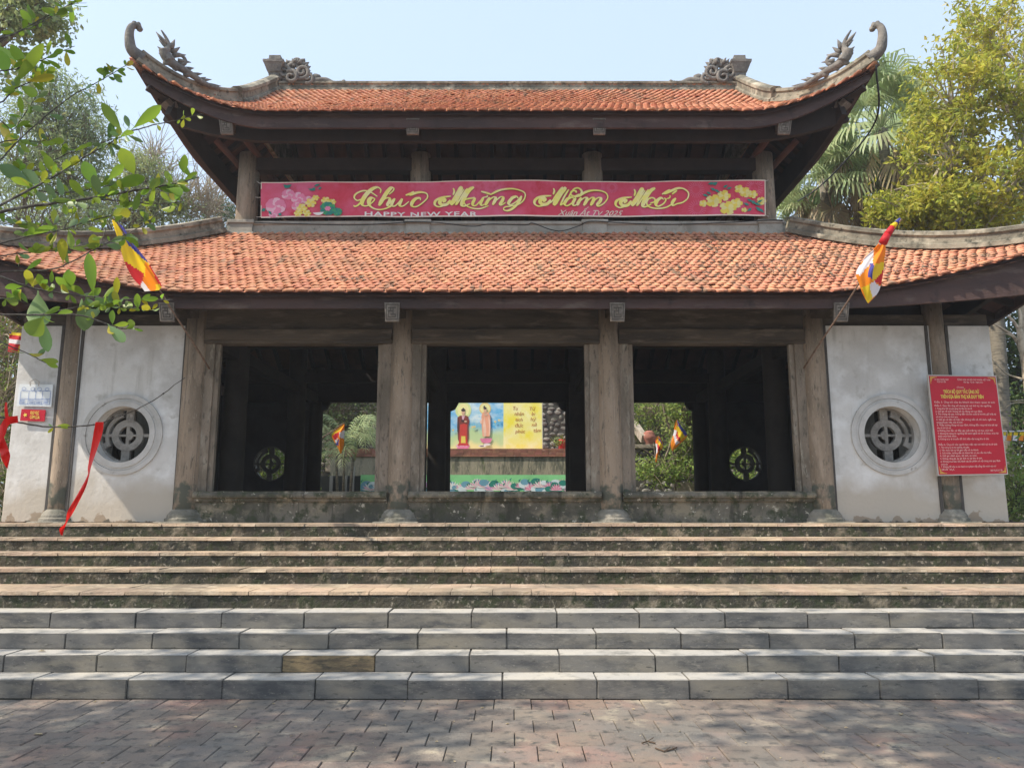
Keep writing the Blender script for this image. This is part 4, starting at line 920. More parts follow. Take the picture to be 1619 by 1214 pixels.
lines = [('Điều 3. Ứng xử của du khách khi tham quan di tích', .283, .88, .05), ('Điều 5. Quy tắc ứng xử chung tại nơi thờ tự, tín ngưỡng', .318, .82, .05), ('1. Trang phục lịch sự, gọn gàng, kín đáo khi vào lễ.', .347, .53, .055), ('2. Giữ gìn vệ sinh chung, bỏ rác đúng nơi quy định.', .375, .68, .055),
         ('3. Tôn trọng nội quy, hướng dẫn của ban quản lý di tích, giữ trật tự', .402, .87, .055), ('nơi thờ tự và khu vực tham quan.', .430, .32, .055), ('4. Giữ gìn và bảo vệ hiện vật, không viết vẽ, bẻ cành, ngắt hoa', .457, .86, .055), ('trong khuôn viên của di tích.', .485, .38, .055),
         ('5. Thắp hương đúng nơi quy định, không đốt vàng mã bừa bãi tại', .512, .87, .055), ('khu di tích lịch sử.', .540, .20, .055), ('6. Không chen lấn, xô đẩy, gây mất trật tự, nói tục, chửi thề.', .567, .80, .055), ('7. Không lợi dụng tín ngưỡng để hành nghề mê tín dị đoan, trục lợi', .595, .87, .055),
         ('dưới mọi hình thức.', .622, .27, .055), ('8. Không tự ý di chuyển đồ thờ, hiện vật trong khu di tích.', .650, .73, .055), ('Điều 6. Ứng xử của người làm việc tại nơi thờ tự và di tích', .705, .84, .05), ('1. Tôn trọng tự do tín ngưỡng, tôn giáo.', .733, .43, .055), ('2. Văn minh, lịch sự khi giao tiếp với du khách.', .760, .56, .055),
         ('3. Giới thiệu, hướng dẫn du khách khi có yêu cầu tìm hiểu.', .788, .74, .055), ('4. Giữ gìn cảnh quan, vệ sinh, an toàn.', .815, .53, .055), ('5. Không nâng giá, ép giá dịch vụ tại khu di tích.', .842, .60, .055), ('6. Không mua bán, lưu hành các ấn phẩm có nội dung trái quy định', .870, .85, .055), ('của nhà nước.', .897, .10, .055), ('7. Không để xảy ra các hành vi vi phạm nếp sống văn minh tại nơi', .922, .78, .055), ('thờ tự.', .948, .19, .055), ('UBND THỊ XÃ DUY TIÊN', .965, .17, .75)]
for body, v, w_, u in lines: sgtext(t2, body, u, v, .036, w_, offset=.012)
t2.build('small_lettering', 'sign_text', root)
root, a, b, c, d = board('notice_board', 'small white board with a blue printed diagram on the left wing wall', (31, 607), (84, 608), (81, 643), (26, 642), 11.17, .012, 'sign_white')
m = MB()
def seg(m, u0, v0, u1, v1, w_, q=0):
    p, r_ = Vector(SG(u0, v0)), Vector(SG(u1, v1)); p.y = r_.y = 11.165 - q; dd = (r_ - p).normalized(); n_ = Vector((-dd.z, 0, dd.x)) * w_ / 2; m.add([p + n_, p - n_, r_ - n_, r_ + n_], [(0, 1, 2, 3)])
for i, u in enumerate((.08, .32, .52, .72, .95)): seg(m, u, .33, u, .90, .006, .0002 * i)
for i, v in enumerate((.30, .66, .90)): seg(m, .08, v, .95, v, .006, .001 + .0002 * i)
for i, u in enumerate((.16, .42, .62, .84)):
    for j in range(10): 
        t0, t1_ = 2 * math.pi * j / 10, 2 * math.pi * (j + 1) / 10; seg(m, u + .06 * math.cos(t0), .22 + .07 * math.sin(t0), u + .06 * math.cos(t1_), .22 + .07 * math.sin(t1_), .005, .002 + .0001 * j)
    for j in range(3): seg(m, u - .07, .72 + .06 * j, u + .07, .72 + .06 * j, .008, .003 + .0002 * j)
m.build('printed_diagram', 'sign_blue', root)
m = MB(); q0 = at(55, 607, 11.15)
for s_ in (-1, 1): m.tube([q0 + Vector((s_ * .06, -.005, -.03)), q0 + Vector((s_ * .07, -.01, .03)), q0 + Vector((0, -.01, .07))], .008, 6)
m.build('hanging_loop', 'sign_frame', root)
root, a, b, c, d = board('plaque', 'small red plaque with yellow letters below the white diagram board', (34, 646.5), (72, 648), (70, 666), (31.5, 665), 11.17, .012, 'sign_red')
t = MB(); V, F, lay = text_mesh('DI TÍCH', 1.0, offset=.03); ww = max(v[0] for v in V)
for body, u, v, w_, h_ in (('KHU VỰC', .52, .42, .36, .10), ('CẤM LỬA', .52, .80, .40, .10)):
    V, F, lay = text_mesh(body, 1.0, offset=.02); ww = max(q[0] for q in V); Wd_ = (b - a).length; Hd_ = (a - d).length
    vs = []
    for (x_, y_), l in zip(V, lay):
        p = SG(u - .12 + x_ / ww * w_, v - y_ * h_ / Hd_ * .7); p.y = 11.163 - .0004 * l; vs.append(p)
    t.add(vs, F)
ce = SG(.2, .5); ce.y = 11.162
t.add([ce + Vector((.035 * math.cos(k * math.pi / 5) * (1 if k % 2 else .45), 0, .035 * math.sin(k * math.pi / 5) * (1 if k % 2 else .45))) for k in range(10)], [tuple(range(10))])
t.build('lettering', 'gold', root)

# ================================================================ FLAGS
def inpoly(x, y, P):
    r = False; n = len(P)
    for i in range(n):
        (x0, y0), (x1, y1) = P[i], P[(i + 1) % n]
        if (y0 > y) != (y1 > y) and x < (x1 - x0) * (y - y0) / (y1 - y0) + x0: r = not r
    return r
FM = ['f_blue', 'f_yellow', 'f_red', 'f_white', 'f_orange']
def flag(name, label, L, Rr, Yt, Yb, patches, default, base=None, tip=None, rp=.012, group=None, amp=.05, org=(0, 0), sc=1.0, n=44, kx=18):
    """cloth between a left and a right edge (photo-traced), folded in depth; patches give the stripe colours"""
    A = catmull([(org[0] + x / sc, org[1] + y / sc) for x, y in L], 8); B = catmull([(org[0] + x / sc, org[1] + y / sc) for x, y in Rr], 8)
    def samp(C, t): q = t * (len(C) - 1); i = min(int(q), len(C) - 2); return C[i] + (C[i + 1] - C[i]) * (q - i)
    root = empty(name, base if base is not None else tuple(at(*A[-1], Yb)), label, 'flag', group)
    m = MB(); vs = []; px = []
    for j in range(n + 1):
        t = j / n; a, b = samp(A, t), samp(B, t)
        for i in range(kx + 1):
            s = i / kx; p = a + (b - a) * s; Y = Yt + (Yb - Yt) * t + amp * (math.sin(s * 5.5 + t * 3) + .35 * math.sin(s * 14 + t * 5)) * math.sin(math.pi * (.15 + .85 * t)) ; q = at(p[0], p[1], Y); vs.append(q); px.append((p[0], p[1]))
    fs = []; ms = []
    for j in range(n):
        for i in range(kx):
            f = (j * (kx + 1) + i, j * (kx + 1) + i + 1, (j + 1) * (kx + 1) + i + 1, (j + 1) * (kx + 1) + i); cx_ = sum(px[q][0] for q in f) / 4; cy_ = sum(px[q][1] for q in f) / 4
            c = default
            for col_, P in patches:
                if inpoly((cx_ - org[0]) * sc, (cy_ - org[1]) * sc, P): c = col_; break
            fs.append(f); ms.append(c)
    m.add(vs, fs); m.m = ms; m.build('cloth', FM, root, smooth=True)
    if tip is not None:
        m = MB(); b0, t0 = Vector(base), Vector(tip); P = [b0.lerp(t0, i / 8) + Vector((0, 0, .01 * math.sin(i * 1.3))) for i in range(9)]; m.tube(P, [rp * (1.15 - .5 * i / 8) for i in range(9)], 8); m.build('flag_pole', 'pole', root, smooth=True)
    return root
flag('buddhist_flag', 'yellow and maroon flag wrapped on a thin pole at the left end of the eaves', [(112, 72), (122, 110), (150, 195), (190, 335), (245, 450), (305, 515), (330, 548)], [(140, 85), (190, 125), (250, 225), (335, 330), (385, 410), (440, 505), (425, 540)], 8.35, 9.4,
     [(0, [(148, 80), (200, 110), (335, 310), (345, 350), (330, 345), (215, 235)]), (2, [(185, 335), (240, 375), (332, 432), (300, 515), (240, 455)]), (2, [(332, 335), (460, 515), (436, 515), (345, 365)]), (3, [(312, 476), (335, 505), (380, 560), (320, 560), (298, 512)]),
      (1, [(405, 500), (450, 500), (430, 560), (400, 560)]), (4, [(328, 345), (350, 365), (445, 515), (400, 560), (372, 550), (330, 500), (312, 478), (336, 430)])], 1,
     base=tuple(at(331, 583, 11.15)), tip=tuple(at(181, 345, 8.3)), org=(150, 330), sc=4.186, amp=.04)
flag('buddhist_flag', 'orange and white flag hanging from a thin pole at the right end of the eaves', [(705, 175), (650, 240), (590, 300), (535, 395), (555, 470), (580, 540), (612, 600)], [(735, 180), (738, 240), (728, 310), (722, 390), (705, 480), (680, 540), (620, 606)], 8.6, 8.9,
     [(3, [(700, 165), (740, 165), (720, 205), (690, 205)]), (0, [(632, 330), (658, 330), (642, 436), (615, 425)]), (3, [(540, 380), (600, 290), (655, 235), (650, 330), (600, 370), (560, 415), (535, 400)]), (3, [(632, 470), (660, 455), (702, 490), (695, 530), (650, 568), (630, 500)]),
      (2, [(735, 370), (720, 380), (660, 452), (705, 480), (730, 470)]), (1, [(655, 340), (735, 320), (730, 375), (690, 420), (650, 455), (640, 440)]), (1, [(575, 500), (630, 470), (650, 570), (612, 605)])], 4,
     base=tuple(at(1271, 582, 11.15)), tip=tuple(at(1425, 346, 8.3)), org=(1230, 340), sc=4.333, amp=.05)
# furled head of the right flag
fr = [o for o in COL.objects if o.name.startswith('buddhist_flag')][-1]
m = MB(); P = [at(x, y, 8.36) for x, y in ((1396, 384), (1403, 371), (1411, 359), (1417, 353), (1423, 346))]; ms = [3, 2, 1, 0]
for i in range(4):
    m.mi = [2, 2, 1, 0][i]; m.tube([P[i], P[i + 1]], [.05 - .007 * i, .05 - .009 * (i + 1)], 8)
m.build('furled_cloth', FM, fr, smooth=True)

# small flags seen through the bays and at the left edge
flag('buddhist_flag', 'small yellow and orange flag by the palm seen through the left bay', [(335, 380), (190, 500), (215, 590), (250, 650), (290, 735)], [(338, 382), (338, 470), (336, 560), (332, 640), (300, 735)], 21, 21.2,
     [(2, [(200, 510), (275, 480), (262, 545), (225, 575)]), (3, [(280, 480), (335, 460), (335, 560), (285, 545)]), (3, [(222, 570), (262, 545), (240, 610)]), (0, [(225, 610), (272, 560), (268, 640), (240, 640)]), (1, [(185, 500), (338, 380), (300, 440), (195, 530)])], 4,
     base=tuple(at(509, 693, 21.3)), tip=tuple(at(545, 668, 21)), rp=.018, org=(500, 620), sc=7.59, amp=.06, n=24, kx=10)
flag('buddhist_flag', 'larger dark blue and yellow flag, the right of two seen through the right bay', [(648, 270), (615, 350), (610, 430), (570, 580), (585, 668)], [(655, 275), (710, 360), (780, 470), (700, 570), (600, 668)], 21, 21.1,
     [(0, [(650, 265), (790, 465), (752, 485), (665, 350)]), (1, [(640, 290), (665, 350), (752, 485), (700, 530), (640, 400)]), (2, [(640, 405), (705, 525), (690, 550), (640, 510)]), (3, [(605, 400), (640, 410), (640, 520), (680, 560), (640, 600), (610, 500)])], 4,
     base=tuple(at(1069, 705, 21.2)), tip=tuple(at(1071, 664, 21)), rp=.018, org=(990, 630), sc=8.09, amp=.05, n=24, kx=10, group=None)
flag('buddhist_flag', 'smaller dark blue and yellow flag, the left of two seen through the right bay', [(405, 480), (370, 540), (385, 640), (375, 810)], [(425, 485), (475, 600), (420, 690), (390, 812)], 22, 22.1,
     [(0, [(405, 475), (480, 600), (455, 580), (415, 520)]), (1, [(400, 500), (470, 600), (440, 640), (405, 560)]), (2, [(400, 570), (445, 645), (400, 680)]), (3, [(375, 580), (405, 580), (400, 690), (380, 720)]), (2, [(365, 530), (385, 540), (380, 580), (365, 570)])], 4,
     base=tuple(at(1044, 722, 22.1)), tip=tuple(at(1041, 689, 22)), rp=.018, org=(990, 630), sc=8.09, amp=.05, n=24, kx=10)
flag('buddhist_flag', 'small striped red and white flag hanging beside the far left corner of the wall', [(15, 525), (14, 540), (12, 556)], [(37, 527), (36, 543), (33, 558)], 12.2, 12.2,
     [(0, [(20, 519), (28, 523), (14, 528)]), (1, [(18, 520), (40, 520), (38, 532), (16, 529)]), (3, [(10, 536), (40, 539), (40, 545), (10, 542)]), (1, [(29, 546), (40, 546), (38, 562), (28, 562)])], 2, amp=.03, n=14, kx=8)
# bunting beyond the right wall
b_ = empty('bunting', tuple(at(1586, 683, 14)), 'string of small orange and white pennants beyond the right wall', 'bunting')
MB().tube([at(1582, 681, 14), at(1600, 682, 14), at(1640, 680, 14), at(1760, 660, 14)], .012, 5).build('cord', 'f_white', b_)
m = MB()
for i in range(12):
    x = 1584 + i * 9.5; m.mi = 1 if i % 4 < 2 else 3; c1 = m.mi
    a_, bb_, cc_, dd_ = [at(px, py, 14 + random.uniform(-.03, .03)) for px, py in ((x, 683), (x + 7, 683), (x + 5, 697), (x - 2, 696))]
    mid = a_.lerp(dd_, .4), bb_.lerp(cc_, .4); m.mi = 1; m.add([a_, bb_, mid[1], mid[0]], [(0, 1, 2, 3)]); m.mi = 4 if i % 2 else 3; m.add([mid[0], mid[1], cc_, dd_], [(0, 1, 2, 3)])
m.build('pennants', FM, b_)

# ================================================================ BEHIND THE PAVILION
def stone_wall(m, x0, x1, z0, z1, y, s=.28, th=.14):
    """rubble face: irregular rounded stones"""
    z = z0; 
    while z < z1:
        h = s * random.uniform(.6, 1.0); x = x0 + random.uniform(-s, 0)
        while x < x1:
            w_ = s * random.uniform(.7, 1.7); n = random.choice([6, 7, 8]); c = (x + w_ / 2, z + h / 2 + random.uniform(-.35, .35) * h); w_ *= random.uniform(.8, 1.3); d = random.uniform(.03, th); vs = [(c[0], y - d, c[1])]
            for k, r_ in ((0, .55), (1, .93)):
                for i in range(n):
                    a = 2 * math.pi * i / n + .3; q = random.uniform(.88, 1.06); vs.append((c[0] + math.cos(a) * w_ / 2 * r_ * q * 1.05, y - d * (.85 if k == 0 else .0), c[1] + math.sin(a) * h / 2 * r_ * q * 1.1))
            m.add(vs, [(0, 1 + i, 1 + (i + 1) % n) for i in range(n)] + [(1 + i, 1 + n + i, 1 + n + (i + 1) % n, 1 + (i + 1) % n) for i in range(n)]); x += w_
        z += h
    return m
TY = 26.0
tz = at(800, 722, TY).z; tz2 = at(800, 709, TY).z
rw = empty('terrace_wall', (0, TY, 1.3), 'stained retaining wall with red brick coping behind the pavilion', 'wall')
MB().box(-6.2, 4.35, TY, TY + .6, 1.25, tz).build('wall_face', 'stainwall', rw)
m = MB(); zc = tz
while zc < tz2 - .02:
    x = -6.2 + random.uniform(-.1, 0)
    while x < 4.35: m.box(x, x + .235, TY - .05, TY + .1, zc + .004, zc + .065); x += .242
    zc += .07
m.build('brick_coping', 'brickband', rw)
MB().box(-6.2, 4.35, TY + .05, TY + 4, tz - .1, tz2 - .01).build('terrace_top', 'brickband', rw)
sw = empty('rubble_wall', (0, 30, 1.3), 'tall grey rubble stone wall rising behind the posters', 'wall')
MB().box(-12, 6.5, 30.1, 30.8, 1.2, 9.5).build('wall_core', 'mortar', sw)
m = stone_wall(MB(), -9, 6.5, 3.2, 7.2, 30.12, .25, .09); m.build('stones', 'wall_stone', sw)
m = MB(); m.bbox(-7.3, -6.7, 29.8, 30.4, 3, 9.5, .03); m.build('wall_pier', 'concrete', sw)
sw2 = empty('rubble_wall', (5, 25, 1.3), 'low grey rubble wall with stone steps seen through the right bay', 'wall')
MB().box(4.0, 9.5, 25.1, 25.6, 1.2, 3.6).build('wall_core', 'mortar', sw2); stone_wall(MB(), 4.0, 9.3, 1.3, 3.5, 25.12, .24, .08).build('stones', 'wall_stone', sw2)
MB().bbox(4.0, 9.4, 24.98, 25.7, 3.55, 3.68, .02).build('coping', 'concrete', sw2)
sr = empty('stair_rail', tuple(at(1003, 700, 26)), 'pale sloping stair rail beyond the low rubble wall', 'rail')
m = MB(); m.sweep([at(1001, 676, 27.2), at(1018, 700, 26)], [(-.1, 0), (.1, 0), (.1, .28), (-.1, .28)]); fixn(m.build('rail', 'concrete', sr))
m = MB(); m.lathe(at(1027, 704, 26), [(.12, -.25), (.16, -.2), (.14, .1), (.22, .2), (.26, .32), (.18, .36), (.2, .42), (.1, .5)], 14); m.build('baluster_urn', 'brickband', sr, smooth=True)
m = MB(); q = at(1088, 772, 23.5); m.bbox(q.x - .35, q.x + .2, 23.4, 23.9, 1.3, q.z + .18, .02); o = m.build('concrete_block', 'concrete', loc=(q.x, 23.6, 1.3)); tag(o, 'pale square concrete block under the leaves, seen through the right bay', 'block')
m = MB(); q = at(1060, 775, 23.0)
for i in range(3): m.bbox(q.x - .5 + .05 * i, q.x + .2 + .15 * i, 22.8 + .05 * i, 23.4, 1.3 + i * .12 + .02, 1.41 + i * .12, .015)
tag(m.build('slab_pile', 'pier', loc=(q.x, 23, 1.3)), 'dark stack of stone slabs at the foot of the trunks in the right bay', 'slabs')

# poster with two standing figures
PY = 26.35
def PP(px, py, d=0): p = at(px, py, PY); p.y = PY - d; return p
po = empty('temple_poster', (-1.5, PY, tz2), 'large bright poster of two standing robed holy figures beside a yellow verse panel', 'poster')
zt_ = 5.75; xl, xr = -4.35, PP(858, 660).x; xm = PP(796, 660).x; zb_ = PP(800, 710).z
m = MB(); m.box(xl, xr, PY, PY + .05, zb_, zt_); m.build('board', 'white', po)
psk = mat('poster sky print', (.10, .45, .80), [((.70, .84, .90), .9, .45, .60), ((.35, .66, .85), 2.2, .5, .62)], .6, coord='World', stretch=(1, 1, 1.8), zlayer=[((.55, .72, .38), zb_ + .1, zb_ + 1.4, 1.1, .95), ((.86, .80, .38), zb_ - .1, zb_ + .75, 1.6, 1.0)])
pye = mat('poster yellow print', (.90, .80, .08), [((.94, .90, .50), .8, .44, .58), ((.90, .84, .28), 3, .5, .62)], .6, coord='World')
m = MB(); m.add([(xl + .02, PY - .006, zb_ + .02), (xm, PY - .006, zb_ + .02), (xm, PY - .006, zt_ - .02), (xl + .02, PY - .006, zt_ - .02)], [(0, 1, 2, 3)]); m.build('sky_print', psk, po)
m = MB(); m.add([(xm, PY - .006, zb_ + .02), (xr - .02, PY - .006, zb_ + .02), (xr - .02, PY - .006, zt_ - .02), (xm, PY - .006, zt_ - .02)], [(0, 1, 2, 3)]); m.build('verse_panel', pye, po)
PM = ['p_halo', 'p_halo2', 'p_robe', 'p_robe2', 'p_peach', 'p_skin', 'p_hair', 'pinkp', 'palepink', 'p_green', 'white', 'p_peachlight', 'gold', 'p_ly']
m = MB(); dlay = [.010]
def PC(P, mi):  # polygon in crop pixels (origin 670,620, scale 6.476)
    m.mi = mi; dlay[0] += .0007; m.add([PP(670 + x / 6.476, 620 + y / 6.476, dlay[0]) for x, y in P], [tuple(range(len(P)))])
def ell(cx, cy, rx, ry, n=20, a0=0, a1=2 * math.pi): return [(cx + rx * math.cos(a0 + (a1 - a0) * i / n), cy + ry * math.sin(a0 + (a1 - a0) * i / n)) for i in range(n)]
PC(ell(405, 185, 82, 88), 0); PC(ell(405, 185, 60, 66), 13); PC(ell(628, 168, 60, 62), 1); PC(ell(628, 168, 48, 50), 13)
def lotus(cx, cy, w_, h, mi, mi2):
    for i, x in enumerate((-1, -.6, .6, 1, -.3, .3, 0)): PC([(cx + x * w_ * .25, cy + h * .5), (cx + x * w_ * .6 - w_ * .16, cy), (cx + x * w_ * .62, cy - h * .5), (cx + x * w_ * .6 + w_ * .16, cy)], mi if i % 2 else mi2)
    PC(ell(cx, cy + h * .3, w_ * .62, h * .32), mi)
lotus(400, 555, 95, 55, 7, 8); 
PC([(372, 240), (345, 260), (342, 360), (350, 480), (362, 515), (372, 500), (440, 500), (448, 520), (460, 470), (458, 340), (468, 300), (455, 250), (430, 238)], 2)
PC([(372, 330), (368, 430), (360, 520), (345, 545), (462, 545), (446, 515), (440, 430), (446, 330)], 3)
PC([(385, 450), (380, 520), (430, 520), (425, 450)], 12); PC([(388, 236), (400, 300), (424, 236)], 8); PC([(382, 330), (380, 390), (440, 400), (442, 340), (420, 320)], 3)
PC(ell(405, 206, 19, 26), 5); PC(ell(405, 184, 22, 15), 6); PC(ell(405, 170, 9, 9), 6); PC([(396, 228), (394, 244), (418, 244), (414, 228)], 5)
PC(ell(398, 292, 16, 10), 6); PC(ell(428, 300, 14, 9), 5); PC([(350, 250), (360, 330), (352, 420), (343, 400)], 6)
lotus(638, 490, 82, 52, 7, 7); PC(ell(600, 552, 40, 12), 10); PC(ell(596, 553, 22, 5), 6); PC(ell(650, 535, 36, 12), 10)
PC([(608, 205), (592, 240), (590, 300), (598, 400), (604, 455), (676, 455), (684, 380), (682, 300), (680, 240), (660, 205)], 4)
PC([(620, 250), (606, 340), (616, 452), (640, 455), (636, 340)], 11); PC([(655, 240), (668, 330), (666, 450), (680, 440), (682, 300)], 11); PC([(600, 262), (574, 300), (586, 330), (598, 310)], 11)
PC(ell(628, 185, 15, 20), 5); PC(ell(627, 166, 17, 12), 6); PC(ell(620, 150, 10, 9), 6); PC([(618, 200), (616, 214), (642, 214), (640, 200)], 5); PC(ell(636, 230, 20, 12), 5)
for x, y in ((520, 395), (300, 430), (730, 345), (770, 330), (500, 400)): 
    PC([(x, y), (x + 3, y), (x + 3, y - 40), (x, y - 40)], 9); PC(ell(x + 1, y - 42, 12, 10), 1)
m.build('figure_print', PM, po)
m = MB(); random.seed(3)
cols = [[('Tu', 905, 160), ('nhân', 925, 215), ('tích', 935, 275), ('đức', 930, 335), ('phúc', 935, 395)], [('Từ', 1075, 165), ('bi', 1100, 215), ('hỷ', 1090, 270), ('xả', 1100, 325), ('tâm', 1120, 385)]]
for c_ in cols:
    for wd_, x, y in c_:
        V, F, lay = text_mesh(wd_, 52, offset=.05, font_shear=.2); m.add([PP(670 + (x + a_) / 6.476, 620 + (y + 22 - b_) / 6.476, .012 + .001 * l) for (a_, b_), l in zip(V, lay)], F)
m.build('verse_lettering', 'p_text', po)
# lotus banner on a frame
LY = 24.0
def LP(px, py, d=0): p = at(px, py, LY); p.y = LY - d; return p
lb = empty('lotus_banner', (-1, LY, 1.3), 'long green banner printed with pink and white lotus flowers, behind the pavilion', 'banner')
xl2, xr2 = LP(570, 760).x, LP(905, 760).x + .8; zt2 = LP(800, 750.5).z
MB().box(xl2, xr2, LY, LY + .04, 1.35, zt2).build('cloth', 'p_mint', lb)
m = MB(); random.seed(21); q = 0; lotus_bg = 1
MT['p_violet'] = flat('print violet', (.52, .30, .66)); MT['p_blueleaf'] = flat('print blue leaf', (.16, .38, .52)); LMs = ['pinkp', 'palepink', 'teal', 'grn', 'white', 'p_violet', 'p_cloud', 'p_blueleaf']; x = xl2 + .12
def lpoly(cx_, cz_, P, mi):
    global q
    q += 1; m.mi = mi; m.add([(min(max(cx_ + a_, xl2 + .01), xr2 - .01), LY - .004 - .0006 * (q % 400), min(max(cz_ + b_, 1.36), zt2 - .02)) for a_, b_ in P], [tuple(range(len(P)))])
while x < xr2 - .1:
    for _ in range(5): r_ = random.uniform(.12, .22); lpoly(x + random.uniform(-.25, .25), random.uniform(2.05, 2.42), ell(0, 0, r_ * .8, r_ * .55, 12), random.choice([2, 7, 2, 6, 7]))
    r_ = random.uniform(.18, .27); cz_ = random.uniform(2.12, 2.26); cc = random.choice([0, 1, 4, 5, 1])
    for k in range(9):
        a_ = math.pi * (k + .5) / 9; lpoly(x, cz_, [(0, 0), (r_ * .7 * math.cos(a_ - .16), r_ * .7 * math.sin(a_ - .16)), (r_ * 1.15 * math.cos(a_), r_ * 1.15 * math.sin(a_)), (r_ * .7 * math.cos(a_ + .16), r_ * .7 * math.sin(a_ + .16))], cc if k % 2 else (1 if cc in (0, 5) else 4 if cc == 1 else 6))
    if random.random() < .6: lpoly(x + .15, random.uniform(2.2, 2.4), [(0, -.09), (.06, 0), (0, .13), (-.06, 0)], random.choice([0, 1])); lpoly(x + .15, 2.1, [(-.01, -.2), (.01, -.2), (.01, .1), (-.01, .1)], 3)
    if random.random() < .5: lpoly(x - .1, random.uniform(2.3, 2.48), [(0, -.05), (.03, 0), (.06, .07), (-.02, .02)], 2)
    x += random.uniform(.20, .30)
m.build('lotus_print', LMs, lb)
fp = empty('dark_fence', (LP(540, 770).x, LY + .1, 1.3), 'dark low fence panels between pale posts at the left end of the lotus banner', 'fence')
MB().box(LP(480, 760).x, xl2 - .02, LY + .05, LY + .1, 1.35, LP(540, 752).z).build('panel', 'fencedark', fp)
for px in (485, 524, 547, 558): 
    v = LP(px, 760); MB().box(v.x - .045, v.x + .045, LY - .06, LY + .02, 1.3, LP(540, 752 if px < 550 else 738).z).build('post', 'post', fp)
m = MB(); q_ = at(890, 688, 26.2); m.lathe((q_.x, 26.6, tz2), [(.05, 0), (.13, .02), (.16, .3), (.14, .36)], 14); ob = m.build('plant_pot', 'plastic', loc=(q_.x, 26.6, tz2)); tag(ob, 'small red pot standing on the brick coping right of the poster', 'pot')
# ================================================================ VEGETATION
def leaves_np(C, size, aspect=.45, droop=.3, jit=1.0, rng=RNG, dirs=None):
    """C (n,3) leaf positions -> (n,4,3) bent diamond leaves"""
    n = len(C); d = rng.normal(size=(n, 3)) if dirs is None else dirs + rng.normal(size=(n, 3)) * .5 * jit
    d[:, 2] -= droop; d /= np.linalg.norm(d, axis=1, keepdims=True); u = rng.normal(size=(n, 3)); sd = np.cross(d, u); sd /= np.linalg.norm(sd, axis=1, keepdims=True) + 1e-9
    nn = np.cross(d, sd); L = size * rng.uniform(.6, 1.25, (n, 1)); w_ = L * aspect
    b = C; tip = C + d * L - nn * L * .12; l = C + d * L * .45 + sd * w_ / 2 + nn * L * .05; r = C + d * L * .45 - sd * w_ / 2 + nn * L * .05
    return np.stack([b, l, tip, r], 1)
def crown(clumps, per, size, spread, aspect=.45, droop=.3, rng=RNG):
    C = []
    for c in clumps: C.append(np.array(c)[None] + rng.normal(size=(per, 3)) * np.array([spread, spread, spread * .75]))
    return leaves_np(np.concatenate(C), size, aspect, droop, rng=rng)
def ellips(n, c, r, rng=RNG, hollow=.35):
    out = []
    while len(out) < n:
        p = rng.uniform(-1, 1, 3); d = np.linalg.norm(p)
        if hollow < d < 1: out.append(np.array(c) + p * np.array(r))
    return out
def limb(m, a, b, r0, r1, bow=.15, n=6, rs=random):
    a, b = Vector(a), Vector(b); L = (b - a).length; P = []; o = Vector((rs.uniform(-1, 1), rs.uniform(-1, 1), rs.uniform(.2, 1))) * L * bow
    for i in range(n + 1):
        t = i / n; P.append(a.lerp(b, t) + o * math.sin(math.pi * t) + Vector((rs.gauss(0, 1), rs.gauss(0, 1), rs.gauss(0, 1))) * L * .012)
    m.tube(P, [r0 + (r1 - r0) * i / n for i in range(n + 1)], 6); return P
def tree(name, label, base, forks, clumpsets, leafmt, bark, r0=.2, size=.12, per=60, spread=.35, aspect=.45, droop=.3, cat='tree', group=None, seed=1, twigr=.012, trunk_pts=None, bare=0):
    """clumpsets: (n, centre, radii); limbs run trunk -> fork -> every clump"""
    random.seed(seed); rng = np.random.default_rng(seed)
    root = empty(name, tuple(base), label, cat, group); m = MB()
    top = Vector(forks[0]); P = catmull([tuple(base)] + [tuple(p) for p in (trunk_pts or [Vector(base).lerp(top, .5) + Vector((random.uniform(-.15, .15), random.uniform(-.15, .15), 0))])] + [tuple(top)], 6)
    n = len(P); m.tube([Vector(p) for p in P], [r0 * (1.15 - .5 * i / n) for i in range(n)], 12); m.build('trunk', bark, root, smooth=True)
    lm = MB(); cl = []
    fk = [Vector(f) for f in forks]
    for i in range(1, len(fk)): limb(lm, fk[0], fk[i], r0 * .5, r0 * .25, .08)
    for nn, c, rr in clumpsets:
        pts = ellips(nn, c, rr, rng); cl += pts
        near = min(fk, key=lambda f: (f - Vector(c)).length); hub = Vector(c) - Vector((0, 0, rr[2] * .5)); limb(lm, near, hub, r0 * .35, r0 * .16, .06)
        for k, p in enumerate(pts):
            q = hub if k % 3 else near.lerp(hub, .6); PP_ = limb(lm, q, p, r0 * .12, twigr * .5, .12, 5)
            for _ in range(bare): e = Vector(p) + Vector((random.gauss(0, .5), random.gauss(0, .5), random.gauss(.2, .5))); limb(lm, PP_[3], e, twigr, twigr * .3, .1, 3)
    lm.build('branches', bark, root)
    if per: MB().np(crown(cl, per, size, spread, aspect, droop, rng), [(0, 1, 2), (0, 2, 3)]).build('crown', leafmt, root)
    return root
G = 1.3
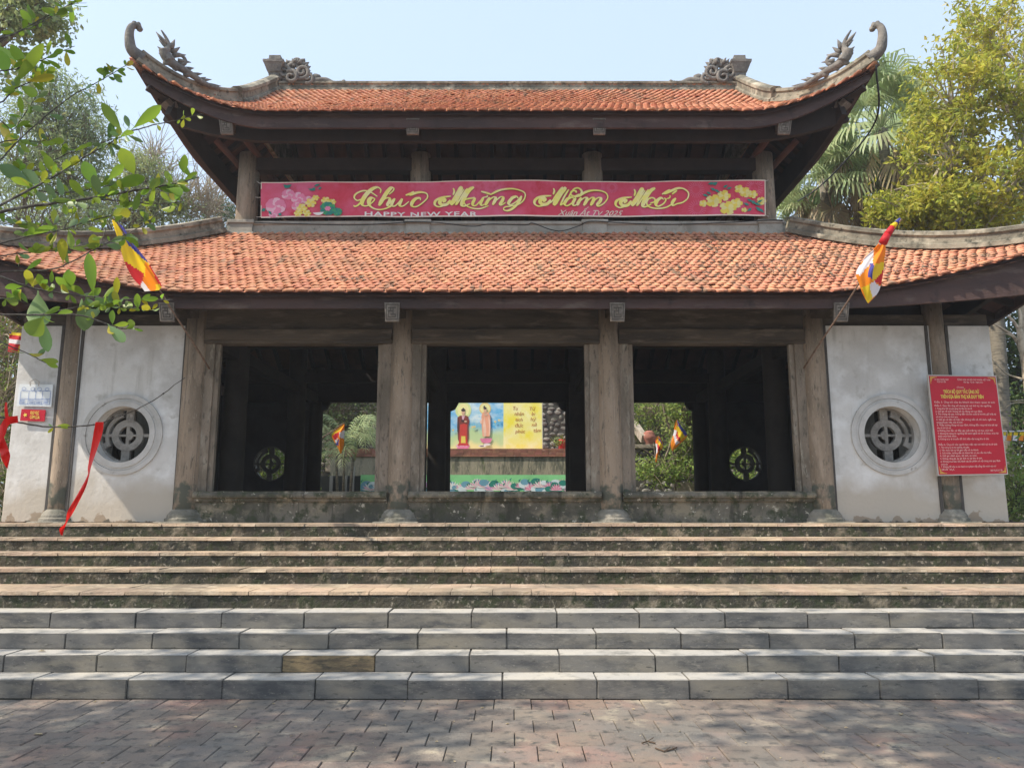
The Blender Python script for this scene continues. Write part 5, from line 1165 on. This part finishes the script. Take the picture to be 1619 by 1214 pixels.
# --- left background
c = at(75, 190, 20); tree('bamboo_tree', 'tall hazy tree with fine feathery leaves standing behind the left roof end', (c.x - 1.2, 20.5, G), [(c.x - .8, 20.4, c.z - 3.2), (c.x, 20, c.z - 1.2)],
     [(52, at(95, 185, 20), (1.3, 1.6, 1.1)), (46, at(30, 230, 20), (1.6, 1.6, 1.5)), (44, at(110, 265, 20), (1.1, 1.5, 1.1)), (24, at(138, 205, 20), (.7, 1.2, .7)), (20, at(62, 150, 20), (1.0, 1.2, .5)), (46, at(60, 330, 20), (2.2, 1.6, 1.4))], 'leaf_bamboo', 'bark', .16, .17, 55, .20, .22, .5, seed=4)
c = at(10, 20, 15); tree('broadleaf_tree', 'grey green tree with small round leaves reaching into the top left corner', (c.x - 2.2, 15.5, G), [(c.x - 2, 15.4, c.z - 3), (c.x - .6, 15.2, c.z - 1)],
     [(20, at(15, 10, 15), (.8, 1.1, .45)), (50, at(-75, 60, 15), (1.4, 1.5, 1.4)), (16, at(62, -2, 15), (.35, .8, .3)), (14, at(45, 28, 15), (.4, .8, .25))], 'leaf_haze', 'bark', .18, .13, 60, .22, .6, .4, seed=9)
c = at(200, 300, 23); tree('feathery_tree', 'low yellow green tree behind the left end of the lower roof', (c.x - .4, 23, G), [(c.x - .3, 23, c.z - 3)],
     [(70, at(195, 325, 23), (1.9, 1.4, 1.1)), (40, at(240, 300, 23), (1.1, 1.4, .8)), (60, at(120, 340, 23), (2.0, 1.5, 1.2)), (26, at(215, 265, 23), (.8, 1.0, .5))], 'leaf_haze', 'bark', .14, .13, 55, .25, .4, .3, seed=14, bare=1)
c = at(310, 330, 24); tree('bare_tree', 'nearly leafless pale twiggy tree beside the upper left column', (c.x, 24, G), [(c.x, 24, c.z - 1.6), (c.x - .7, 24, c.z - .8), (c.x + .6, 24, c.z - .7)],
     [(40, at(290, 310, 24), (1.0, 1.0, .9)), (40, at(325, 320, 24), (1.0, 1.0, .8)), (18, at(250, 260, 24), (.9, .6, .8)), (12, at(240, 245, 24), (.5, .6, .8))], 'leaf_haze', 'palebark', .07, .07, 2, .1, .4, .1, seed=23, bare=4, twigr=.016)
c = at(352, 335, 30); tree('conifer_tree', 'small dark green tree top against the upper left column', (c.x, 30, G), [(c.x, 30, c.z - 1)], [(40, at(352, 332, 30), (.8, .8, .6)), (40, at(350, 360, 30), (1.3, .8, .9))], 'leaf_dark', 'bark', .1, .12, 60, .2, .3, .2, seed=31)
# brush in the gap at the far left
c = at(-20, 700, 13.5); tree('wild_shrub', 'pale twiggy shrub with yellow green leaves beside the left wing wall', (c.x, 13.5, G), [(c.x, 13.5, 2.0), (c.x - .4, 13.5, 2.8)],
     [(40, at(5, 640, 13.5), (.55, .8, .9)), (40, at(-40, 560, 13.5), (.9, .8, .9)), (26, at(0, 760, 13.3), (.5, .6, .6)), (30, at(15, 520, 13.5), (.55, .7, .5))], 'leaf_bright', 'palebark', .05, .09, 26, .2, .4, .2, cat='shrub', seed=41, bare=4, twigr=.012)
c = at(-60, 600, 16); tree('evergreen_tree', 'dark leafy tree filling the gap beyond the left wing wall', (c.x, 16.5, G), [(c.x, 16.5, 3)], [(90, (c.x + .4, 16.5, 3.4), (1.9, 1.1, 2.3)), (40, (c.x + 1.2, 17, 5.2), (1.4, 1.1, 1.0))], 'leaf_dark', 'bark', .15, .13, 90, .3, .45, .2, seed=43)

# --- right background: fan palms
def fan_palm(label, base, top, R_=1.5, n=26, seed=1, dead=6):
    random.seed(seed); root = empty('fan_palm', tuple(base), label, 'palm', 'fan palms beyond the right roof'); base = Vector(base); top = Vector(top)
    m = MB(); P = [base.lerp(top, i / 8) + Vector((.05 * math.sin(i), 0, 0)) for i in range(9)]; m.tube(P, [.16 - .003 * i for i in range(9)], 12); m.build('trunk', 'trunk_palm', root, smooth=True)
    def fans(mm, cnt, lo, hi, dead_):
        for k in range(cnt):
            az = 2.399 * k + random.uniform(-.3, .3); el = R(random.uniform(lo, hi)); L = R_ * random.uniform(.55, .8)
            d = Vector((math.cos(az) * math.cos(el), math.sin(az) * math.cos(el), math.sin(el))); e = top + d * L + Vector((0, 0, -.06 * L)); mm.tube([top, top + d * L * .5 + Vector((0, 0, .05)), e], [.018, .014, .012], 5)
            s_ = d.cross(Vector((0, 0, 1))); s_ = s_.normalized() if s_.length > .05 else Vector((1, 0, 0)); up = s_.cross(d).normalized(); fl = R_ * random.uniform(.5, .68); N = 25
            for i in range(N):
                a = R(-125 + 250 * i / (N - 1)); dv = (d * math.cos(a) + s_ * math.sin(a)).normalized(); ll = fl * (1 - .25 * abs(a) / 2.2) * random.uniform(.9, 1.08)
                w_ = .034 * R_ / 1.5; sd = dv.cross(up).normalized(); mid = e + dv * ll * .55 + up * .05; tp = e + dv * ll * .85 + Vector((0, 0, -ll * (.28 if not dead_ else .5))); tp2 = tp + Vector((dv.x * .04, dv.y * .04, -ll * .18))
                mm.add([e, mid + sd * w_, mid - sd * w_, tp + sd * w_ * .6, tp - sd * w_ * .6, tp2], [(0, 1, 2), (1, 3, 4, 2), (3, 5, 4)])
    m = MB(); fans(m, n, -30, 85, False); m.build('crown', 'palm', root)
    m = MB(); fans(m, dead, -75, -40, True); m.build('dead_fronds', 'palm_dead', root)
for px, py, Y, r_, n, lb_, sd in ((1392, 205, 19, 1.75, 34, 'tallest fan palm rising right of the upper roof corner', 2), (1300, 282, 20, 1.55, 30, 'fan palm with drooping pale blades close to the right upper roof', 5), (1245, 345, 21, 1.2, 22, 'lowest fan palm peeping over the lower roof beside the right column', 8),
                               (1352, 300, 21, 1.6, 28, 'fan palm with many dry fronds between the tallest palm and the yellow tree', 12), (1440, 235, 22, 1.5, 24, 'fan palm half hidden behind the yellow leaved tree', 15)):
    t = at(px, py, Y); fan_palm(lb_, (t.x + .2, Y, G), t, r_, n, sd)
# yellow leaved tree
c = at(1575, 250, 16.5)
tree('yellow_leaf_tree', 'large tree with olive yellow leaves and pale slanting stems on the right', (c.x + .3, 16.5, G), [(c.x + .3, 16.5, c.z - 2.2), (c.x - .5, 16.5, c.z + .6), (c.x + .6, 16.6, c.z + 1.6)],
     [(52, at(1505, 145, 16.5), (.95, 1.3, 1.2)), (62, at(1500, 240, 16.5), (1.1, 1.3, 1.0)), (62, at(1560, 300, 16.3), (1.4, 1.2, .9)), (60, at(1440, 325, 16.3), (.9, 1.0, .5)), (38, at(1590, 130, 16.6), (1.0, 1.2, 1.5)), (20, at(1560, 30, 16.8), (.9, 1.0, .8)), (45, at(1640, 220, 16.5), (.9, 1.2, 1.6)), (40, at(1500, 345, 16.2), (1.6, 1, .5))],
     'leaf_yellow', 'palebark', .15, .16, 44, .15, .45, .25, seed=51, bare=0, twigr=.02)
c = at(1600, 20, 18); tree('broadleaf_tree', 'thin tree with loose olive leaves in the top right corner behind the yellow tree', (c.x + .5, 18.3, G), [(c.x + .2, 18.3, c.z - 4), (c.x - .3, 18.2, c.z - 1)], [(30, at(1570, 60, 18), (1.1, 1.2, 1.2)), (30, at(1640, 90, 18), (1.2, 1.2, 1.6)), (12, at(1520, 100, 18), (.8, .9, .7))], 'leaf_yellow', 'palebark', .12, .14, 30, .20, .42, .3, seed=55, bare=0)
c = at(1560, 330, 20.5); tree('evergreen_tree', 'dark tree mass behind the yellow leaved tree and the right wall', (c.x, 21, G), [(c.x, 21, c.z - 3)], [(110, (c.x + .5, 21, c.z - .9), (3.4, 1.2, 1.6)), (90, (c.x + 1.5, 20, 5), (2.6, 1.4, 2.6)), (80, (c.x - .5, 19.5, 2.8), (2.8, 1.0, 1.8)), (90, at(1625, 600, 20.5), (1.5, .9, 2.6))], 'leaf_dark', 'bark', .2, .14, 80, .35, .5, .2, seed=61)
# ringed palm trunk and bare tree in the gap right of the wall
b0 = at(1590, 760, 18.6); t0 = at(1572, 480, 18.6); root = empty('palm_tree', (b0.x, 18.6, G), 'slender ringed palm trunk just beyond the right wing wall', 'palm')
m = MB(); P = [Vector((b0.x, 18.6, G)).lerp(Vector((t0.x + .1, 18.6, t0.z + 2.2)), i / 40) for i in range(41)]; m.tube(P, [.175 + .010 * (i % 2) for i in range(41)], 14); m.build('trunk', 'trunk_palm', root, smooth=True)
m = MB(); tp = P[-1]; random.seed(77)
def feather(mm, o, az, L, rise, n=26, w_=.022):
    d = Vector((math.cos(az), math.sin(az), 0)); P = [o + d * L * t * .9 + Vector((0, 0, rise * math.sin(t * 2.2) - L * .55 * t ** 2.4)) for t in np.linspace(0, 1, 12)]; mm.tube(P, [.02 - .0014 * i for i in range(12)], 5); s_ = Vector((-d.y, d.x, 0))
    for i in range(n):
        t = .12 + .86 * i / n; q = t * 11; k = min(int(q), 10); c_ = P[k].lerp(P[k + 1], q - k); tn = (P[k + 1] - P[k]).normalized(); ll = L * .36 * math.sin(math.pi * (.15 + .8 * t))
        for s in (-1, 1):
            dv = (s_ * s * .8 + tn * .6 + Vector((0, 0, -.25 + random.uniform(-.15, .15)))).normalized(); e = c_ + dv * ll + Vector((0, 0, -ll * .25)); mid = c_ + dv * ll * .5; u = tn * w_; mm.add([c_, mid + u, e, mid - u], [(0, 1, 2, 3)])
for k in range(11): feather(m, tp, k * 2.4, 1.7, .6)
m.build('crown', 'palm', root)
b0 = at(1625, 640, 13); root = empty('bare_tree', (b0.x + .1, 13, G), 'leafless pale tree with forked branches right of the wall', 'tree'); m = MB(); random.seed(5)
m.tube([Vector((b0.x + .1, 13, G)), b0 + Vector((.05, 0, 0)), at(1618, 560, 13), at(1612, 520, 13)], [.09, .075, .06, .05], 10); m.build('trunk', 'palebark', root, smooth=True)
m = MB()
for pts, r_ in (([(1618, 565), (1605, 535), (1585, 520), (1572, 512)], .035), ([(1612, 522), (1600, 505), (1590, 498)], .03), ([(1612, 522), (1614, 500), (1608, 480)], .035), ([(1606, 535), (1592, 528), (1578, 530)], .018), ([(1600, 508), (1596, 496), (1600, 488)], .016), ([(1618, 600), (1590, 590), (1570, 570)], .02), ([(1625, 636), (1600, 638), (1583, 652)], .016), ([(1620, 632), (1600, 634), (1582, 634)], .014), ([(1616, 560), (1628, 530), (1640, 500)], .04)):
    m.tube(catmull([at(x, y, 13 + .1 * i) for i, (x, y) in enumerate(pts)], 4), [r_ * (1 - .6 * i / (4 * (len(pts) - 1))) for i in range(4 * (len(pts) - 1) + 1)], 6)
m.build('branches', 'palebark', root, smooth=True)
c = at(1610, 760, 12.6); tree('green_shrub', 'bright green shrub low beside the right wing wall', (c.x, 12.8, G), [(c.x, 12.8, 1.6)], [(40, (c.x + .1, 12.8, 1.9), (.7, .5, .5)), (24, (c.x - .1, 13.2, 2.6), (.7, .5, .5))], 'leaf_bright', 'twig', .03, .13, 30, .15, .3, .1, cat='shrub', seed=66)
# --- seen through the bays
random.seed(91); t0 = at(548, 690, 22.2); root = empty('palm_tree', (t0.x, 22.2, G), 'young feather palm in front of the rubble wall seen through the left bay', 'palm')
m = MB(); 
for dx in (-.28, -.05, .22): m.tube([(t0.x + dx * .6, 22.2, G), (t0.x + dx, 22.2, t0.z - .5)], [.05, .035], 8)
m.build('trunk', 'trunk_palm', root, smooth=True); m = MB()
for k in range(15): feather(m, Vector((t0.x + random.uniform(-.3, .3), 22.2 + random.uniform(-.2, .2), t0.z - .45 + random.uniform(-.3, .3))), k * 2.399, 1.5, random.uniform(.5, 1.3), 26, .014)
m.build('crown', 'palm', root)
c = at(1070, 690, 23.5)
tree('broadleaf_tree', 'sunlit bright green tree with several dark stems seen through the right bay', (c.x - .1, 23.6, G), [(c.x - .1, 23.6, c.z), (c.x - .4, 23.6, c.z + 1.2), (c.x + .3, 23.6, c.z + 1)],
     [(60, at(1092, 660, 23.6), (.8, .8, 1.0)), (40, at(1096, 730, 23.6), (.7, .7, .7)), (26, at(1040, 745, 23.2), (.6, .5, .4)), (50, at(1120, 690, 23.6), (1.2, .9, 1.3)), (20, at(1030, 650, 24.4), (.9, .6, .4))], 'leaf_bright', 'bark', .12, .12, 42, .17, .5, .2, seed=71, bare=1, trunk_pts=[(c.x, 23.6, 2.2)])
c = at(1050, 640, 27.5); tree('evergreen_tree', 'dark green tree above the low rubble wall seen through the right bay', (c.x, 28, G), [(c.x, 28, c.z - 1.2)], [(120, (c.x, 28, c.z + .4), (3.2, 1.2, 1.8)), (40, (c.x - .5, 27.5, c.z - 1.2), (2.2, .8, .7))], 'leaf_dark', 'bark', .16, .13, 70, .3, .5, .2, seed=73, bare=1)
c = at(540, 640, 28.5); tree('evergreen_tree', 'dark hanging foliage over the rubble wall seen through the left bay', (c.x - 1, 29.2, G), [(c.x - 1, 29.2, 5)], [(80, (c.x - .5, 29, 5.6), (2.2, .7, 1.0)), (40, (c.x - 1.6, 28.6, 4.2), (1.4, .6, 1.3))], 'leaf_dark', 'bark', .12, .13, 60, .3, .45, .5, seed=75)
c = at(885, 693, 26.6); tree('potted_bush', 'small yellow green bush on the coping below the red pot', (c.x, 26.5, tz2), [(c.x, 26.5, tz2 + .15)], [(14, (c.x, 26.5, tz2 + .3), (.25, .2, .22))], 'leaf_bright', 'twig', .015, .09, 20, .07, .4, .1, cat='bush', seed=76)
# side-bay greenery seen through the far round windows, and masses outside both ends
for sx, lb_ in ((-1, 'green tree outside the left rear round window'), (1, 'green tree outside the right rear round window')):
    tree('garden_tree', lb_, (sx * 7.6, 22.0, G), [(sx * 7.6, 22, 3)], [(80, (sx * 7.4, 22, 3.0), (1.6, .8, 1.6))], 'leaf_bright', 'bark', .1, .13, 60, .25, .5, .2, seed=80 + sx)

# --- tall trees left of the camera, outside the frame, that shade the pavement
for i, (x, y, z, rr, n, lb_) in enumerate(((-9.9, 3.3, 8.8, (3.0, 1.5, 1.5), 56, 'tall shade tree left of the pavement'), (-2.6, 3.3, 9.0, (3.0, 1.6, 1.3), 50, 'tall shade tree over the right half of the pavement'), (-15, 2.5, 9.0, (2.8, 2.4, 1.8), 40, 'tall shade tree farthest left of the stairs'))):
    tree('shade_tree', lb_, (x - 1.5, y - 2.2, 0), [(x - .8, y - 1.2, z - 3), (x, y, z - 1.5)], [(n, (x, y, z), rr)], 'leaf_dark', 'bark', .22, .22, 52, .36, .55, .2, seed=100 + i)

# ================================================================ FOREGROUND TREE (branches reaching in from the left)
random.seed(1234)
fg = empty('broadleaf_tree', (-3.3, 2.7, 0), 'near tree whose thin branches with broad fresh leaves reach in from the left', 'tree')
m = MB(); m.tube(catmull([(-3.3, 2.7, 0), (-3.25, 2.75, 1.2), (-3.1, 2.7, 2.4), (-2.9, 2.6, 3.3), (-2.6, 2.5, 4.2)], 5), [.09 - .0025 * i for i in range(21)], 12); m.build('trunk', 'bark', fg, smooth=True)
def broadleaf(mm, b_, t_, w_, mi, fold=.25, curl=None, face=None):
    curl = random.uniform(-.05, .35) if curl is None else curl
    b_, t_ = Vector(b_), Vector(t_); d = t_ - b_; L = d.length; d.normalize(); view = (b_ - Vector((0, 0, CAM_H))).normalized()
    f = (view + Vector((random.gauss(0, .5), random.gauss(0, .5), random.gauss(0, .5)))).normalized() if face is None else face
    s = d.cross(f); s = s.normalized() if s.length > .05 else Vector((1, 0, 0)); nn = s.cross(d).normalized(); mm.mi = mi
    prof = [(0, .04), (.12, .10), (.3, .55), (.5, .88), (.68, 1.0), (.84, .80), (.95, .4), (1, .03)]; vs = []
    for t, wd in prof:
        c = b_ + d * L * t - nn * L * curl * t * t; h = w_ / 2 * wd
        vs += [c + s * h + nn * h * fold, c, c - s * h + nn * h * fold]
    mm.add(vs, [(3 * i + j, 3 * i + j + 1, 3 * i + j + 4, 3 * i + j + 3) for i in range(len(prof) - 1) for j in (0, 1)])
BR = [  # photo-traced branches: points, distance at start and end, radius(px), leaf count
 ([(-40, 75), (0, 61), (25, 53), (49, 40), (82, 21), (105, 10), (130, -2)], 2.6, 2.9, 2.2, 10), ([(40, 47), (62, 37), (80, 27), (95, 21)], 2.7, 2.8, 1.4, 2), ([(105, 10), (120, 6), (137, 5)], 2.8, 2.85, .9, 0),
 ([(-40, 122), (0, 113), (30, 108), (62, 97), (90, 85), (118, 73)], 2.4, 2.6, 1.7, 10), ([(-30, 280), (0, 254), (24, 228), (69, 187), (114, 152), (163, 126), (204, 100)], 2.5, 2.9, 2.0, 8),
 ([(-40, 350), (0, 325), (49, 299), (82, 281), (133, 249), (173, 227), (205, 208)], 2.3, 2.6, 2.8, 12), ([(205, 208), (247, 197), (285, 189), (322, 179)], 2.6, 2.7, 1.5, 3), ([(-40, 262), (0, 267), (32, 274), (57, 269), (99, 247), (148, 229), (193, 217)], 2.45, 2.6, 2.0, 6),
 ([(-40, 342), (0, 335), (49, 326), (111, 318), (158, 311), (198, 304), (247, 296), (284, 289), (314, 280)], 2.2, 2.5, 3.4, 16), ([(158, 315), (198, 318), (247, 323), (294, 318)], 2.35, 2.5, 1.7, 3), ([(60, 302), (110, 305), (160, 296), (200, 290)], 2.6, 2.7, 1.3, 7),
 ([(-40, 395), (0, 385), (49, 373), (99, 363), (148, 348), (188, 338), (222, 326)], 2.3, 2.6, 2.0, 9), ([(-40, 352), (0, 354), (50, 355), (100, 353), (150, 348)], 2.8, 2.9, 1.2, 5), ([(-30, 440), (0, 430), (74, 427), (111, 415), (158, 390), (205, 368), (237, 348), (255, 328)], 2.35, 2.6, 1.8, 8),
 ([(-30, 428), (0, 437), (30, 449), (59, 457), (99, 464), (173, 472), (222, 474), (274, 474)], 2.2, 2.4, 2.4, 9), ([(-30, 502), (0, 498), (56, 498), (122, 498), (167, 511), (193, 519), (219, 519)], 2.1, 2.3, 2.0, 5), ([(60, 498), (110, 488), (150, 484), (190, 486), (250, 490)], 2.2, 2.35, 1.3, 15),
 ([(-30, 652), (0, 659), (37, 669), (85, 675), (148, 671), (193, 656), (241, 634), (293, 596)], 2.6, 2.9, 2.2, 1), ([(-20, 530), (11, 545), (44, 559), (67, 571), (93, 582)], 2.4, 2.5, 1.4, 2), ([(-20, 230), (20, 222), (60, 224), (85, 222)], 2.5, 2.6, 1.6, 4),
 ([(0, 190), (20, 205), (36, 185), (60, 150)], 2.6, 2.7, 1.2, 7), ([(-20, 170), (5, 160), (25, 140), (55, 128), (75, 120)], 2.4, 2.5, 1.8, 10), ([(100, 363), (112, 345), (122, 330)], 2.5, 2.5, 1.0, 2), ([(158, 390), (165, 370), (175, 350)], 2.45, 2.5, .9, 1), ([(-20, 410), (20, 402), (60, 398), (100, 395), (140, 385)], 2.5, 2.6, 1.4, 8), ([(-20, 470), (10, 472), (45, 480), (70, 500)], 2.3, 2.4, 1.2, 3)]
SPEC = {5: [((194, 211), (163, 166), 17, 0), ((207, 206), (256, 166), 17, 0), ((190, 214), (175, 210), 7, 1), ((200, 213), (224, 224), 6, 1), ((197, 212), (204, 226), 6, 1), ((205, 204), (198, 184), 9, 1), ((50, 290), (0, 262), 22, 1), ((66, 296), (36, 268), 19, 1), ((50, 298), (80, 322), 12, 1), ((86, 278), (72, 245), 14, 0)],
        8: [((214, 280), (193, 237), 23, 0), ((168, 288), (197, 258), 13, 0), ((155, 300), (132, 255), 20, 0), ((235, 300), (250, 285), 12, 0), ((262, 298), (297, 306), 13, 0), ((289, 277), (292, 248), 12, 0), ((170, 296), (232, 280), 18, 0), ((203, 302), (190, 325), 12, 0), ((222, 300), (212, 333), 10, 0), ((300, 284), (318, 275), 6, 1), ((245, 292), (238, 322), 8, 0), ((120, 320), (142, 330), 9, 1)],
        14: [((60, 458), (62, 524), 30, 1), ((118, 462), (90, 440), 12, 0), ((106, 460), (108, 433), 14, 0), ((136, 468), (133, 522), 24, 1), ((222, 474), (248, 472), 8, 0), ((148, 470), (140, 400), 16, 0), ((112, 458), (110, 427), 15, 0)],
        15: [((70, 500), (46, 530), 26, 0), ((170, 512), (197, 540), 15, 1), ((64, 500), (76, 556), 16, 1), ((130, 500), (158, 492), 12, 1)],
        13: [((100, 418), (98, 375), 15, 2), ((150, 400), (148, 372), 16, 2), ((40, 428), (62, 412), 8, 0)], 11: [((188, 338), (206, 336), 16, 2), ((178, 341), (190, 334), 12, 2), ((120, 358), (140, 345), 8, 1), ((60, 371), (46, 353), 14, 0)], 18: [((60, 568), (94, 572), 9, 0), ((70, 572), (90, 580), 8, 0)],
        4: [((150, 133), (158, 138), 7, 0), ((134, 142), (146, 133), 5, 1), ((8, 245), (22, 210), 20, 2), ((20, 232), (4, 200), 14, 2)], 0: [((98, 16), (127, 15), 10, 0), ((52, 40), (36, 20), 14, 0)], 21: [((20, 138), (68, 70), 18, 0), ((30, 135), (60, 152), 16, 0), ((10, 120), (2, 85), 22, 0), ((40, 130), (88, 120), 12, 2)], 3: [((66, 96), (62, 76), 9, 0), ((40, 105), (22, 78), 18, 0), ((30, 104), (0, 80), 20, 0)]}
for bi, (pts, Ya, Yb_, rpx, nl) in enumerate(BR):
    C = catmull(pts, 6); n = len(C); W3 = []
    for i, c in enumerate(C): Y = Ya + (Yb_ - Ya) * i / (n - 1); W3.append(at(c[0] + random.gauss(0, .35), c[1] + random.gauss(0, .35), Y))
    if pts[0][0] < 0 and pts[0][0] <= -20: W3 = [Vector((-2.9 + random.uniform(-.1, .1), 2.62, max(1.6, min(4.0, W3[0].z - .35)))), Vector((-2.3, 2.55, W3[0].z - .12))] + W3
    k = rpx * .5 * 2.5 / FPX * 1.5; N = len(W3); m = MB(); m.tube(W3, [k * (1.15 - .75 * i / (N - 1)) for i in range(N)], 7)
    for i in range(4, N - 1, 2):   # small buds and nodes
        if random.random() < .5: m.blob(W3[i], k * 1.1, 1)
    br = m.build('branch', 'twig', fg, smooth=True)
    lm = MB(); pxm = lambda L: L * 2.5 / FPX
    for (b0_, t0_, w_, mi) in SPEC.get(bi, []):
        Y = Ya + (Yb_ - Ya) * .6; broadleaf(lm, at(*b0_, Y), at(*t0_, Y + random.uniform(-.05, .05)), pxm(w_) * 1.05, mi, face=(at(*b0_, Y) - Vector((0, 0, CAM_H))).normalized())
    for j in range(int(nl * 2.0)):
        i = random.randrange(max(1, N // 3), N - 1); b0_ = W3[i].copy(); px_ = 809.5 + b0_.x * FPX / b0_.y
        if random.random() < .45:
            for z_ in range(random.choice([2, 3])):
                d = Vector((random.gauss(0, 1), random.gauss(0, .8), random.gauss(.3, .9))).normalized(); L = random.uniform(.02, .055); broadleaf(lm, b0_, b0_ + d * L, L * .42, random.choice([0, 0, 0, 1, 2]))
        else:
            d = Vector((random.gauss(.2, 1), random.gauss(0, .6), random.gauss(.2, .8))).normalized(); L = random.uniform(.03, .075) * (.55 if bi == 16 else 1); broadleaf(lm, b0_, b0_ + d * L, L * random.uniform(.28, .42), random.choice([0, 0, 0, 0, 1, 2, 0]) if bi != 16 else 1)
    if lm.v: lm.build('leaves', ['leaf_fg', 'leaf_fg_dark', 'leaf_fg_yellow'], br, smooth=True)
# red ribbons tied to the low twig
def ribbon(label, L, Rr, Y0r, Y1r, amp=.02):
    A = catmull(L, 6); B = catmull(Rr, 6); n = len(A); m = MB(); vs = []
    for i in range(n):
        t = i / (n - 1); Y = Y0r + (Y1r - Y0r) * t
        for s in range(4): p = A[i] + (B[i] - A[i]) * s / 3; vs.append(at(p[0], p[1], Y + amp * math.sin(t * 7 + s * .8)))
    m.add(vs, [(4 * i + j, 4 * i + j + 1, 4 * i + j + 5, 4 * i + j + 4) for i in range(n - 1) for j in range(3)]); o = m.build('ribbon', 'ribbon', smooth=True, loc=tuple(at(*A[0], Y0r))); tag(o, label, 'ribbon')
ribbon('long twisted red ribbon hanging from the low twig in front of the left round window', [(151, 667), (147, 690), (139, 738), (138, 752), (122, 782), (107, 808), (103, 826), (94, 836), (96, 846)], [(164, 667), (161, 688), (145, 735), (141, 752), (135, 772), (118, 806), (107, 824), (101, 838), (99, 846)], 2.72, 2.75)
ribbon('red ribbon end trailing below the knot at the left edge', [(-6, 705), (0, 715), (2, 725), (9, 738)], [(6, 690), (14, 712), (16, 722), (12, 741)], 2.6, 2.62)
ribbon('red ribbon bow looping left from the knot at the left edge', [(-12, 690), (-4, 680), (3, 668), (10, 660), (28, 657)], [(-8, 712), (0, 700), (8, 688), (14, 672), (29, 668)], 2.58, 2.62)
ribbon('short red ribbon tail standing up from the knot at the left edge', [(8, 636), (7, 648), (8, 660)], [(11, 636), (12, 648), (14, 660)], 2.62, 2.62, .004)

# ================================================================ LITTER ON THE GROUND
random.seed(60)
def fallen(px, py, z, L, label, grp, mi='dryleaf'):
    c, s = math.cos(PITCH), math.sin(PITCH); dz = (607 - py) / FPX; wy = c - dz * s; wz = s + dz * c; k = (z - CAM_H) / wz; x = (px - 809.5) / FPX * k; y = wy * k
    a = random.uniform(0, 6.28); m = MB(); P = [(-.5, 0), (-.2, .2), (.15, .22), (.5, 0), (.15, -.2), (-.2, -.18)]; vs = [(x + (u * math.cos(a) - v * math.sin(a)) * L, y + (u * math.sin(a) + v * math.cos(a)) * L, z + .004 + abs(v) * L * .5 + .006 * random.random()) for u, v in P] + [(x, y, z + .004)]
    m.add(vs, [(6, i, (i + 1) % 6) for i in range(6)]); o = m.build('fallen_leaf', mi, loc=(x, y, z)); tag(o, label, 'leaf', grp)
gl = 'small dry fallen leaf lying on the brick pavement'; gg = 'small dry leaves scattered over the pavement'
spots = [(58, 1160), (408, 1158), (460, 1164), (68, 1202), (463, 1196), (165, 1207), (150, 1110), (433, 1113), (375, 1150), (640, 1110), (805, 1145), (720, 1141), (690, 1113), (915, 1139), (612, 1147), (693, 1173), (797, 1190), (1073, 1157), (970, 1161), (1210, 1133), (1423, 1130), (1340, 1151), (880, 1112), (1000, 1122), (1110, 1108), (520, 1148), (240, 1180), (300, 1128), (20, 1130), (560, 1190), (880, 1188), (1300, 1190), (1180, 1175), (1530, 1160), (1480, 1120), (1580, 1200), (1250, 1110), (760, 1120), (90, 1140), (720, 1205), (1130, 1200), (1390, 1180), (340, 1170)]
for px, py in spots: fallen(px + random.uniform(-3, 3), py, .0, random.uniform(.014, .04), gl, gg)
for _ in range(50): fallen(random.uniform(0, 1619), random.uniform(1108, 1212), 0, random.uniform(.008, .018), gl, gg)
fallen(1425, 1130, 0, .07, 'largest pale fallen leaf on the pavement near the right', None); fallen(60, 1162, 0, .075, 'large pale fallen leaf on the pavement near the left', None)
for px, py, z, lb_ in ((1473, 866, SZ[6], 'pale yellow leaf standing on the upper stair tread at the right'), (1500, 895, SZ[5], 'dry leaf on the tread below the pale yellow leaf'), (1425, 921, SZ[4], 'thin pale leaf on the wide tread at the right'), (832, 938, SZ[4], 'curled dry leaf at the edge of the wide tread near the centre'), (1430, 930, SZ[4], 'brown leaf on the wide tread at the right'), (1366, 895, SZ[5], 'tiny leaf on the third upper tread'), (66, 1030, SZ[1], 'small leaf on a stone tread at the left')):
    fallen(px, py, z, .07, lb_, None)
m = MB(); random.seed(2)
def gp(px, py, z=0.0):
    c, s = math.cos(PITCH), math.sin(PITCH); dz = (607 - py) / FPX; wy = c - dz * s; wz = s + dz * c; k = (z - CAM_H) / wz; return Vector(((px - 809.5) / FPX * k, wy * k, z))
for pts, lb_ in (([(1015, 1176), (1024, 1173), (1036, 1176)], 'short dark twig lying on the pavement'), ([(1036, 1184), (1050, 1189), (1062, 1186), (1070, 1183)], 'longer forked dark twig lying on the pavement')):
    m = MB(); P = [gp(*p) + Vector((0, 0, .008)) for p in pts]; m.tube(P, .005, 6); m.tube([P[1], P[1] + Vector((.05, .05, .01))], .003, 5); tag(m.build('twig', 'twigdry', loc=tuple(P[0])), lb_, 'twig')
# ================================================================ HAZE
m = MB(); m.box(-70, 70, -20, 60, -1.2, 19)
hz = mat('thin haze', (.8, .8, .8)); n_ = hz.node_tree.nodes; l_ = hz.node_tree.links; out_ = n_['Material Output']
for k_l in list(out_.inputs['Surface'].links): l_.remove(k_l)
n_.remove(n_['Principled BSDF']); pv = n_.new('ShaderNodeVolumePrincipled'); pv.inputs['Color'].default_value = (.92, .95, 1, 1); pv.inputs['Density'].default_value = .0013; pv.inputs['Anisotropy'].default_value = .2
l_.new(pv.outputs[0], out_.inputs['Volume']); tag(m.build('haze', hz), kind='stuff')
